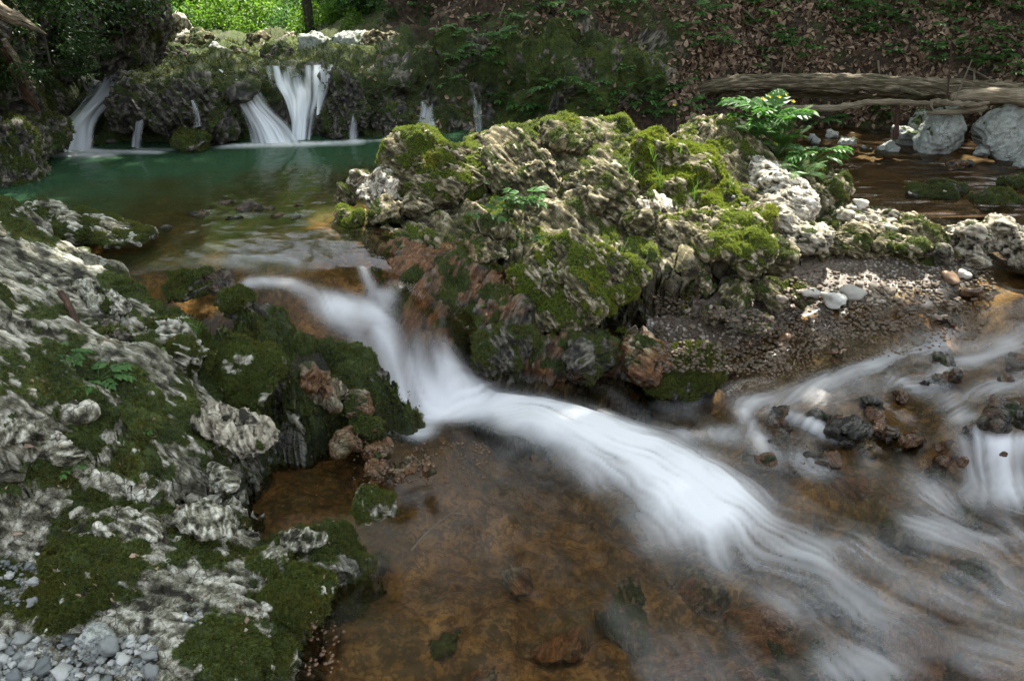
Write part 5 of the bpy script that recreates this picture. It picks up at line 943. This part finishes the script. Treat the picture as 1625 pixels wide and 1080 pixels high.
def plant(name, P, meshes, n, part, label, cat, spread=.9, scale=1., group=None, seed=0, az=None, tiltr=(.0, .5), rise=.0, kind=None):
    g = random.Random(seed * 31 + 5); e = obj(name, None, None, None, Vector(P), label=label, category=cat, group=group, kind=kind); e.empty_display_size = .05
    for k in range(n):
        o = obj(part, g.choice(meshes), None, e); a = (k / n * 6.283 + g.uniform(-.35, .35)) if az is None else az + g.uniform(-spread, spread)
        s = scale * g.uniform(.7, 1.15); o.rotation_euler = (g.uniform(*tiltr), g.uniform(-.2, .2), a); o.scale = (s, s, s); o.location = (g.uniform(-.01, .01), g.uniform(-.01, .01), g.uniform(0, rise))
    return e
def at(px, py, lift=0.):
    h = hit(px, py); p = h[0] if h is not None else PY(px, py, 6.5); return p + np.array([0, 0, lift])
# fern at the right end of the outcrop
plant('fern', at(1234, 250), FROND, 26, 'frond', 'big bright fern at the right shoulder of the outcrop', 'fern', scale=.82, rise=.10, seed=1, tiltr=(.0, .7))
plant('fern', at(1272, 280), FROND[1:], 14, 'frond', 'lower fern tuft hanging over the white rock face', 'fern', scale=.85, seed=2, tiltr=(-.4, .4))
plant('fern', at(1200, 222), FROND[1:], 10, 'frond', 'small fern at the back of the big bright fern', 'fern', scale=.8, seed=3)
LH = [compound_mesh(.2, s + 40, 4, .045) for s in range(3)]
for me_ in LH: me_.materials.append(M_FERN)
plant('woodland_herb', at(1218, 226), LH, 18, 'leaf', 'tall bright leafy herb beside the big fern, under the yellow flowers', 'plant', scale=1.5, seed=41, tiltr=(.1, .9), rise=.12)
plant('woodland_herb', at(1290, 262), LH, 9, 'leaf', 'leafy herb trailing over the right stream from the fern', 'plant', scale=1.1, seed=42, tiltr=(-.3, .5), rise=.03)
plant('woodland_herb', at(830, 345, .01), COMP, 12, 'leaf', 'low leafy herb with toothed leaflets in the hollow of the outcrop', 'plant', scale=1.25, seed=4, tiltr=(.0, .5), rise=.08)
plant('woodland_herb', at(775, 348, .01), COMP[3:], 5, 'leaf', 'small leafy herb left of the toothed herb in the hollow', 'plant', scale=1.0, seed=5)
plant('woodland_herb', at(840, 385, .01), COMP[3:], 5, 'leaf', 'tiny herb hanging below the toothed herb in the hollow', 'plant', scale=.8, seed=6)
plant('woodland_herb', at(768, 290, .0), COMP[3:], 4, 'leaf', 'yellow-green seedling beside the moss capped boulder', 'plant', scale=.6, seed=7)
plant('woodland_herb', at(110, 568, .0), COMP, 9, 'leaf', 'bright green herb on the left bank slab', 'plant', scale=.72, seed=8, tiltr=(-.1, .3))
plant('woodland_herb', at(158, 605, .0), COMP, 8, 'leaf', 'darker herb below the bright one on the left bank', 'plant', scale=.72, seed=9, tiltr=(-.2, .3))
plant('woodland_herb', at(118, 742, .0), COMP[3:], 4, 'leaf', 'single pale green seedling on the mossy lower bank', 'plant', scale=.5, seed=10)
plant('woodland_herb', at(218, 690, .0), COMP[3:], 3, 'leaf', 'tiny seedling in the dark moss above the low ledge', 'plant', scale=.4, seed=11)
for i, (px, py, s, n, lb) in enumerate([(312, 535, .8, 16, 'grass tuft growing on the mossy hump of the left bank'), (1100, 320, .9, 14, 'grass tuft in the bright moss above the overhanging boulder'), (1035, 262, 1., 12, 'long grass in the moss below the outcrop summit'), (1080, 255, .9, 10, 'grass at the right of the summit moss'), (855, 460, .8, 7, 'few grass blades on the low mossy boulder'),
        (985, 400, .7, 8, 'thin grass in the crack above the gravel'), (1050, 300, 1., 12, 'grass hanging over the leaning slab'), (1160, 300, .8, 10, 'short grass on the round moss hump'), (950, 215, .8, 8, 'grass beside the perched dark boulder'), (860, 130, 1.3, 10, 'grass tuft on the dark bank behind the summit'), (1000, 290, .9, 10, 'grass at the top of the dark cleft'), (800, 62, 1.4, 10, 'grass tuft high on the dark mossy bank')]):
    plant('grass_tuft', at(px, py), BLADE, n, 'blade', lb, 'grass', scale=s, seed=20 + i, tiltr=(.1, 1.0), spread=.9)
# yellow flowers
def blossom():
    V = []; F = []
    for k in range(5):
        a = k * 1.2566; d = np.array([[math.cos(a), math.sin(a), .5]]); v, f = simple_leaf(np.zeros((1, 3)), d, np.array([[0, 0, 1.]]), np.array([.018]), np.array([.014])); F.append(f + len(V) * 4); V.append(v)
    return mesh('blossom', np.concatenate(V), np.concatenate(F), {'lv': np.random.default_rng(1).random(20)}, False)
BL = blossom(); BL.materials.append(M_PETAL)
stv, stf = stemmesh(arch(.22, .1, 8, 2.2) * np.array([1, .3, .45]), .0018, 4); STM = mesh('flower_stem', stv, stf, {'lv': np.full(len(stv), .4)}); STM.materials.append(M_FERN)
top = stv[-4:].mean(0)
for i, (px, py, Y, lb) in enumerate([(1210, 158, 4.95, 'pair of yellow flowers above the big fern, left'), (1236, 155, 4.95, 'yellow flowers above the middle of the big fern'), (1258, 162, 4.95, 'yellow flower above the right of the big fern'), (1160, 190, 5.15, 'yellow flower behind the low hump of the outcrop'), (1178, 194, 5.15, 'yellow flower just right of the one behind the low hump'), (1140, 203, 5.15, 'lowest yellow flower at the back of the outcrop'), (1070, 168, 6.2, 'lone yellow flower in the dark under the log end')]):
    P = PY(px, py, Y); e = obj('yellow_flower', None, None, None, Vector(P - top), label=lb, category='flower', group='yellow flowers behind the outcrop')
    obj('stem', STM, None, e)
    for k in range(2 if i < 2 else 1): o = obj('blossom', BL, None, e, Vector(top + np.array([k * .035 - .0, 0, k * .015]))); o.rotation_euler = (.5 + k * .4, .2, k)
# ground herbs on the slopes
HB = [(1120, 28), (1180, 45), (1240, 60), (1262, 80), (1150, 70), (1225, 35), (1380, 18), (1410, 30), (1440, 12), (1470, 40), (1500, 20), (1530, 32), (1560, 48), (1590, 20), (1610, 60), (1450, 60), (1480, 80), (1540, 75), (1600, 90), (1420, 90), (1465, 95), (1620, 120), (1570, 110), (1340, 25), (1300, 12), (1350, 60),
      (1600, 125), (960, 25), (1000, 15), (910, 30), (760, 40), (735, 62), (800, 70), (740, 95), (722, 100), (772, 110), (820, 140), (905, 145), (940, 155), (985, 150), (1020, 150), (1010, 170), (1050, 160), (960, 175), (880, 150), (1060, 190), (1100, 178), (1130, 175), (1080, 145), (805, 165), (825, 178), (790, 158), (620, 25), (640, 10),
      (600, 15), (660, 20), (1115, 190), (1165, 175), (1185, 165), (1300, 205), (1330, 200), (1270, 190), (1400, 190), (1390, 185), (95, 105), (120, 95), (60, 110), (190, 30), (170, 15), (105, 120), (15, 128), (150, 70), (85, 80), (40, 60), (700, 8), (1060, 20), (1090, 60), (860, 20), (1210, 95), (1390, 60), (1500, 55), (1580, 5), (1250, 10)]
_g = random.Random(4); HB += [(_g.uniform(1090, 1625), _g.uniform(0, 125)) for _ in range(34)] + [(_g.uniform(700, 1080), _g.uniform(0, 200)) for _ in range(14)]
for i, (px, py) in enumerate(HB):
    P = at(px, py)
    if px > 560 and P[1] < 5.9: continue
    sidew = 'left cliff' if px < 220 else 'dark bank above the falls' if px < 760 else 'mossy bank behind the outcrop' if px < 1100 else 'leaf-strewn slope behind the log'
    plant('slope_herb', P, COMPS + COMP[:2], 6 if px > 700 else 4, 'leaf', 'low green herb growing on the ' + sidew, 'plant', scale=.85 + .2 * (i % 3), seed=60 + i, group='herbs on the ' + sidew, tiltr=(-.1, .6), rise=.06)

# ================================================================== LEAF LITTER
a_, b_, c_ = HV[HF[:, 0]], HV[HF[:, 1]], HV[HF[:, 2]]; ar = np.linalg.norm(np.cross(b_ - a_, c_ - a_), axis=1)
uu, vv = HU[HF[:, 0]], HVV[HF[:, 0]]
pr = np.clip(fb(a_, .6, 31) * .5 + .75, 0.02, 1.5) * ((uu > 1060) * ss(215, 170, vv) + .25 * (uu > 700) * (vv < 60) * (uu <= 1060) + .03) * (uu > 560) * (vv > -120) * (uu < 1750)
pr *= 1 - .8 * np.exp(-((uu - 930) / 130) ** 2 - ((vv - 110) / 70) ** 2)
wg = ar * pr; n = 15000; fi = RNG.choice(len(HF), n, p=wg / wg.sum()); C_ = a_[fi] + (b_[fi] - a_[fi]) * RNG.random((n, 1)) + (HV[HF[fi, 3]] - a_[fi]) * RNG.random((n, 1))
nn = HN[HF[fi, 0]] + rdir(n) * .55; d = np.cross(nn, rdir(n)); L_ = RNG.uniform(.018, .07, n)
V, F = leafset(C_ + HN[HF[fi, 0]] * RNG.uniform(.003, .03, n)[:, None], d, nn, L_, L_ * .6, .35); obj('leaf_litter', mesh('leaf_litter', V, F, {'lv': np.repeat(RNG.random(n) ** 1.5, 7)}, False), M_LITTER, kind='stuff')
def bits(n, box, seed, smax=.02):
    g = np.random.default_rng(seed); C_ = []; N_ = []
    for _ in range(n):
        h = hit(g.uniform(box[0], box[2]), g.uniform(box[1], box[3]))
        if h is not None: C_.append(h[0] + h[1] * .004); N_.append(h[1])
    C_ = np.array(C_); N_ = np.array(N_) + rdir(len(C_), g) * .3; L_ = g.uniform(.006, smax, len(C_)); V, F = leafset(C_, np.cross(N_, rdir(len(C_), g)), N_, L_, L_ * g.uniform(.2, .7, len(C_)), .3); return V, F, np.repeat(g.random(len(C_)), 7)
_b = [bits(260, (0, 480, 600, 1080), 1), bits(200, (560, 180, 1260, 520), 2, .03), bits(120, (1040, 400, 1600, 600), 3, .03)]
V, F, A = join(_b); obj('leaf_litter', mesh('leaf_litter', V, F, {'lv': A}, False), M_LITTER, kind='stuff')
# single brown and green leaves lying about
for i, (px, py, s, c, lb) in enumerate([(205, 885, .03, M_LITTER, 'brown dead leaf on the moss of the low ledge'), (35, 712, .035, M_LITTER, 'brown dead leaf on the pale lower bank'), (478, 682, .02, M_GRASS, 'yellow-green fallen leaf in the side pool shallows'), (762, 488, .035, M_GRASS, 'pale green fallen leaf on the orange apron'), (255, 555, .02, M_GRASS, 'tiny bright leaf on the mossy hump'), (20, 850, .03, M_LITTER, 'dead leaf at the left edge above the pebbles')]):
    P = at(px, py, .004); V, F = leafset(np.zeros((1, 3)), np.array([[1., .3, .05]]), np.array([[0, -.3, 1.]]), np.array([s]), np.array([s * .6])); obj('fallen_leaf', mesh('fallen_leaf', V, F, {'lv': np.full(7, .8)}, False), c, None, Vector(P), label=lb, category='leaf')

# ================================================================== PEBBLES
def pebmat(name, a, b, c, wet):
    m = NT(name); r = m.n('ObjectInfo').outputs['Random']; pos = m.n('NewGeometry').outputs['Position']
    col = m.ramp(r, [(0, a), (.5, b), (1, c)]); col = m.mix(m.math('MULTIPLY', m.noise(pos, 160, 4, .7), .6), col, tuple(x * .45 for x in a))
    return m.done(m.n('BsdfPrincipled', {'Base Color': col, 'Roughness': .25 if wet else .75}).outputs[0])
M_PW = pebmat('pale_pebble', (.10, .115, .115), (.26, .27, .25), (.56, .56, .52), False); M_PB = pebmat('wet_brown_pebble', (.06, .035, .018), (.16, .09, .045), (.30, .20, .12), True); M_PG = pebmat('mixed_pebble', (.07, .05, .03), (.20, .15, .10), (.48, .41, .33), False)
def pebmesh(seed):
    D, F = cubesphere(6); g = np.random.default_rng(seed); V = D * np.array([1, .8, .6]) * (1 + .22 * fbs(D + seed, 1.4, seed)[:, None]) * (1 / (np.abs(D) ** 3).sum(1) ** (1 / 3.))[:, None] ** .6; return mesh('pebble', V * .5, F)
M_PX = pebmat('white_stone', (.40, .38, .33), (.55, .52, .46), (.68, .66, .60), False)
PM = {k: [pebmesh(s + i * 10) for s in range(6)] for i, k in enumerate('wbgx')}
for k, m_ in (('w', M_PW), ('b', M_PB), ('g', M_PG), ('x', M_PX)):
    for me_ in PM[k]: me_.materials.append(m_)
bpy.context.view_layer.update(); DG = bpy.context.evaluated_depsgraph_get()
def pebbles(n, box, smin, smax, key, label, group, seed, test=lambda x, y: True, sep=.6):
    g = random.Random(seed); done = []; tries = 0
    while len(done) < n and tries < n * 14:
        tries += 1; px = g.uniform(box[0], box[2]); py = g.uniform(box[1], box[3])
        if not test(px, py): continue
        h = hit(px, py)
        if h is None or h[2].name.startswith(('stream', 'side')) and not h[2].name.startswith('streambed'): continue
        s = smin + (smax - smin) * g.random() ** 2; p = h[0]
        if any((p[0] - q[0]) ** 2 + (p[1] - q[1]) ** 2 < (sep * (s + q[2]) / 2) ** 2 for q in done): continue
        done.append((p[0], p[1], s)); o = obj('pebble', g.choice(PM[key]), None, None, Vector(p + np.array([0, 0, s * .18])), label=label, category='pebble', group=group)
        o.rotation_euler = (g.uniform(-.4, .4), g.uniform(-.4, .4), g.uniform(0, 6.3)); o.scale = (s, s, s)
pebbles(105, (-10, 1010, 245, 1085), .014, .065, 'w', 'pale rounded pebble in the white gravel at the lower left corner', 'white pebbles in the lower left corner', 1, lambda x, y: y > 1015 + .0 * x + 25 * math.sin(x / 30.) * 0 and not (60 < x < 100 and y < 1050))
pebbles(8, (280, 960, 320, 990), .01, .02, 'w', 'tiny pale pebble in the pocket beside the pale block', 'tiny pebbles in the pocket beside the pale block', 2)
pebbles(12, (0, 850, 60, 960), .012, .035, 'w', 'pale pebble between moss mounds at the left edge', 'pale pebbles at the left edge', 3)
pebbles(5, (370, 960, 440, 1000), .01, .02, 'g', 'brown pebble in the crevice by the grey stone', 'brown pebbles in the crevice', 4)
pebbles(50, (1050, 470, 1240, 580), .018, .04, 'g', 'mixed pebble on the gravel bar left of the rapids', 'pebbles on the gravel bar', 5, lambda x, y: y > 470 + (x - 1050) * .2 and y < 520 + (x - 1050) * .4)
pebbles(55, (1240, 440, 1560, 560), .02, .055, 'g', 'pebble on the stony beach above the rapids', 'pebbles on the stony beach', 6, lambda x, y: y < 575 - (x - 1240) * .27 and y > 460 - (x - 1240) * .05)
pebbles(40, (1180, 490, 1560, 600), .02, .05, 'b', 'wet brown pebble at the edge of the rapids', 'wet brown pebbles at the edge of the rapids', 7, lambda x, y: 520 < y + (x - 1240) * .2 < 590)
pebbles(5, (490, 985, 540, 1060), .01, .022, 'b', 'glossy dark pebble at the mossy edge of the lower pool', 'glossy dark pebbles at the lower pool edge', 8)
pebbles(12, (560, 700, 770, 770), .015, .03, 'b', 'wet dark pebble among the rusty rocks', 'wet dark pebbles among the rusty rocks', 9)
pebbles(8, (1150, 300, 1600, 345), .02, .04, 'x', 'pale stone chip on top of the right ridge', 'stone chips on the right ridge', 10)
def single(px, py, s, key, label, sc=(1, 1, 1)):
    h = hit(px, py); o = obj('stone', PM[key][hash(label) % 1 + len(label) % 6], None, None, Vector(h[0] + np.array([0, 0, s * .22])), label=label, category='stone'); o.scale = tuple(s * k for k in sc); o.rotation_euler = (0, 0, px)
single(1366, 328, .085, 'x', 'white round pebble sitting on the cream ridge rock'); single(1322, 484, .13, 'x', 'largest white stone on the stony beach'); single(1350, 470, .11, 'x', 'cream stone behind the largest white stone'); single(1248, 538, .07, 'b', 'orange rounded stone at the wet gravel edge')
single(1528, 440, .08, 'x', 'round cream stone in the shallow right water'); single(1506, 446, .09, 'b', 'round brown stone left of the round cream stone'); single(1285, 470, .08, 'x', 'small cream stone left of the largest white stone'); single(1540, 470, .1, 'b', 'brown stone at the water beyond the stony beach')
# finest gravel nobody could count
D_, F_ = cubesphere(3); g = np.random.default_rng(5); parts = []
def gravelstuff(name, boxes, mat, smin, smax):
    Vs = []; Fs = []; k = 0
    for (x0, y0, x1, y1, n, f) in boxes:
        for _ in range(n):
            px, py = g.uniform(x0, x1), g.uniform(y0, y1)
            if f and not f(px, py): continue
            h = hit(px, py)
            if h is None: continue
            s = g.uniform(smin, smax); A = np.array(Matrix.Rotation(g.uniform(0, 6), 3, 'Z')); v = (D_ * np.array([.5, .4, .28]) * s) @ A.T + h[0] + [0, 0, s * .1]
            Vs.append(v); Fs.append(F_ + k); k += len(D_)
    obj(name, mesh(name, np.concatenate(Vs), np.concatenate(Fs)), mat, kind='stuff')
gravelstuff('gravel', [(1040, 465, 1250, 590, 1500, lambda x, y: y > 470 + (x - 1050) * .15), (1240, 430, 1580, 560, 1700, lambda x, y: y < 570 - (x - 1240) * .25)], M_PG, .006, .03)
gravelstuff('gravel', [(1170, 500, 1560, 600, 900, lambda x, y: 520 < y + (x - 1240) * .2 < 600), (490, 990, 545, 1070, 40, None), (560, 700, 780, 770, 200, None)], M_PB, .008, .02)
gravelstuff('gravel', [(-10, 1010, 250, 1090, 380, None), (0, 880, 40, 960, 60, None)], M_PW, .008, .016)

# ================================================================== FAR FOLIAGE
def leafcloud(n, rad, size, seed, squash=(1, 1, .8), clump=14):
    g = np.random.default_rng(seed); cc = g.standard_normal((clump, 3)); cc /= np.linalg.norm(cc, axis=1, keepdims=True); cc *= g.uniform(.3, 1, (clump, 1)) ** .6
    k = g.integers(0, clump, n); p = (cc[k] + g.standard_normal((n, 3)) * .21) * np.array(squash) * rad
    d = rdir(n, g); d[:, 2] -= .5; N_ = rdir(n, g) * .6 + np.array([0, 0, 1]); L_ = size * g.uniform(.6, 1.2, n)
    V, F = simple_leaf(p, d, N_, L_, L_ * .62); return V, F, np.repeat(g.random(n), 4)
CROWN = [leafcloud(1700, 1., .125, s, (1, .8, .8)) for s in range(4)]
CM = []
for v, f, a in CROWN: me_ = mesh('foliage', v, f, {'lv': a}, False); me_.materials.append(M_CANOPY); CM.append(me_)
CM2 = []
for v, f, a in CROWN: me_ = mesh('foliage', v, f, {'lv': a}, False); me_.materials.append(M_HERB); CM2.append(me_)
bt, bf = stemmesh(np.array([[0, 0, -1.], [.03, 0, -.5], [0, .05, 0.], [.05, 0, .5]]), .03, 6); BT = mesh('stem', bt, bf); BT.materials.append(M_TRUNK)
for i, (px, py, Y, s, lb) in enumerate([(270, 10, 12, .8, 'bright yellow-green bush right beside the dark cliff'), (320, 5, 13, .9, 'bright bush above the sunlit tan rock'), (360, 25, 12.5, .7, 'low bright bush behind the falls bed'), (400, 5, 14, 1., 'tall bright bush in the middle of the gap'), (430, 35, 12.5, .6, 'small bush left of the nearer trunk'), (465, 5, 15, 1., 'bright bush behind the nearer trunk'),
        (520, 20, 12.5, .8, 'yellow-green bush right of the nearer trunk'), (545, 35, 12, .6, 'small glowing bush at the right of the gap'), (570, 5, 13, .8, 'bush at the right end of the gap'), (262, 38, 11, .45, 'small glowing bush touching the dark cliff edge'), (345, 45, 11, .4, 'small glowing bush behind the long tan rock'), (415, 42, 11, .42, 'small glowing bush above the middle of the ledge'), (455, 48, 11, .32, 'little bush left of the standing grey rock'), (525, 48, 11, .4, 'small glowing bush behind the standing grey rock'), (300, 22, 11.5, .5, 'glowing bush just above the sunlit tan rock'), (480, 25, 11.6, .5, 'glowing bush in front of the nearer trunk'), (380, 15, 12, .6, 'glowing bush in the middle of the gap'),
        (540, 30, 10.6, .45, 'glowing bush low at the right end of the gap'), (565, 20, 10.4, .4, 'glowing bush against the dark bank'), (505, 42, 10.4, .32, 'little glowing bush behind the falls rocks'), (560, 48, 10., .25, 'smallest glowing bush above the mossy rock'),
        (340, -50, 15, 1.4, 'leafy bush above the frame over the gap'), (450, -60, 16, 1.5, 'leafy bush above the frame behind the trunks'), (300, 30, 15, .9, 'far bush low behind the tan rock'), (380, 50, 14, .6, 'far low bush behind the ledge')]):
    P = PY(px, py, Y); e = obj('leafy_bush', None, None, None, Vector(P), label=lb, category='bush', group='bright bushes beyond the falls'); e.scale = (s,) * 3
    o = obj('foliage', (CM if i % 3 else CM2)[i % 4], None, e); o.rotation_euler = (0, 0, i); obj('stem', BT, None, e)
def trunk(px, py0, Y, r, h, label, lean=0.):
    P = PY(px, py0, Y); P[2] -= .6; V, F, A = tube(P + np.array([[0, 0, 0], [lean * .4, 0, h * .5], [lean, .1, h]]), [r * 1.3, r, r * .7], 20, 60, seed=px, amp=.06, groove=.04, cap=False)
    return obj('tree', mesh('tree', V, F, A, True, P), M_TRUNK, None, Vector(P), label=label, category='tree')
trunk(495, 56, 10.3, .045, 7, 'slim dark tree trunk right of the middle of the bright gap', -.2); trunk(538, 40, 10.6, .03, 7, 'thinner leaning trunk at the right of the bright gap', -.5); trunk(556, 40, 11, .025, 7, 'thinnest trunk behind the leaning one', .3)
for i, (px, py, Y, s) in enumerate([(640, -5, 10.5, .6), (690, 20, 9.0, .45), (600, -30, 12, .8), (745, -20, 9.0, .5), (60, 20, 5.3, .3), (180, -10, 6.3, .35), (130, 90, 5.6, .18), (20, 110, 5.0, .16)]):
    if i == 0:
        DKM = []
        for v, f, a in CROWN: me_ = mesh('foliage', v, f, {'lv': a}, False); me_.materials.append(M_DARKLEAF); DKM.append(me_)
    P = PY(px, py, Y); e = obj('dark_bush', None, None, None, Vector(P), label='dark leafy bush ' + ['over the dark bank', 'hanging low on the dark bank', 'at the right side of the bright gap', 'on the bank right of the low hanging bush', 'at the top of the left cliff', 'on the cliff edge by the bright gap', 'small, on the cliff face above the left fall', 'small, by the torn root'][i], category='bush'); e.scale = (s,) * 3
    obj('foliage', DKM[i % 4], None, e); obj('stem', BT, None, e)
# ================================================================== SHADE TREES added mostly outside the frame, crowns shaped for the light
def cut_sun_gap(P):
    """does the sun ray through P reach a place that is sunlit in the photograph (crown leaves there are cut away)"""
    t = (P[:, 2] - .15) / SUNV[2]; x = P[:, 0] - SUNV[0] * t; y = P[:, 1] - SUNV[1] * t
    o = np.zeros(len(P), bool)
    for cx_, cy_, rx, ry in SUNNY: o |= ((x - cx_) / rx) ** 2 + ((y - cy_) / ry) ** 2 < 1
    return o
SUNNY = [(.75, 4.5, 1.15, .78), (2.35, 4.45, .8, .30), (-.75, 4.35, .35, .3), (-2.3, 12.5, 3.6, 5.0), (-4.2, 9.6, .5, .6), (-1.6, 8.1, .5, .25), (3.2, 6.5, .9, .18)]
DENSE = (14, 15, 16, 17, 18)  # crowns thickened to keep the sun off bank and foreground
TREES = [(2.5, 9.5, 7.5, 2.6), (-1.2, 9.0, 8, 2.5), (5.8, 8.5, 7, 2.6), (-4.4, 8.0, 7.5, 2.4), (1., 12.5, 8.5, 3), (5.5, 12.5, 9, 3.2), (-5.5, 11.5, 9, 2.8), (7.5, 5.5, 6.5, 2.5), (-6.5, 4.8, 7, 2.6), (-3, 18, 9, 3.5), (-8, 17, 8, 4), (3.5, 18, 9, 4), (6.5, 2, 6.5, 2.2), (-7, 1, 7, 2.4), (4.2, 4.6, 6.5, 2.3), (1.5, 4.4, 7., 2.0), (-1.2, 4.8, 7.4, 1.7), (.3, 5.9, 7.2, 1.8), (2.2, 5.6, 7., 1.9), (-3.5, 23, 5, 5), (-8.5, 24, 5, 5), (2, 23, 6, 4.5), (3.4, 7.4, 5.2, 1.5), (.4, 7.8, 5.6, 1.6), (7, -3, 8, 3), (-7.5, -4, 8, 3)]
for i, (x, y, z, r) in enumerate(TREES):
    n = int((2600 if i in DENSE else 1500) * r); g = np.random.default_rng(900 + i); V, F, a = leafcloud(n, r, .21, 900 + i, (1, 1, .55), 22); V = V + np.array([x, y, z])
    cen = V.reshape(-1, 4, 3).mean(1); k = ~cut_sun_gap(cen); V = V.reshape(-1, 4, 3)[k].reshape(-1, 3); a = a.reshape(-1, 4)[k].ravel(); F = (np.arange(k.sum())[:, None, None] * 4 + np.array([[0, 1, 2], [0, 2, 3]])[None]).reshape(-1, 3)
    tx = {1: .4, 9: -6.5}.get(i, (max(x + 1.2, 5.2) if y < 7 else x + 1.2) if x > 0 else (min(x - 1.2, -4.8) if y < 7 else x - 1.2)); base = np.array([tx, y + (1.2 if y > 7 else 0), .6 if y < 14 else -.5]); e = obj('added_shade_tree', None, None, None, Vector(base), label='leafy tree added mostly out of view, crown shaped to shade the stream', category='tree', group='trees added to shade the gorge')
    obj('crown', mesh('crown', V, F, {'lv': a}, False, base), M_CANOPY, e)
    tv, tf, ta = tube(np.array([[0, 0, -.8], [0, 0, (z - .6) * .5], [x - tx, y - base[1], z - .6]]), [.16, .12, .05], 14, 40, seed=i, cap=False); obj('trunk', mesh('trunk', tv, tf, ta), M_TRUNK, e)
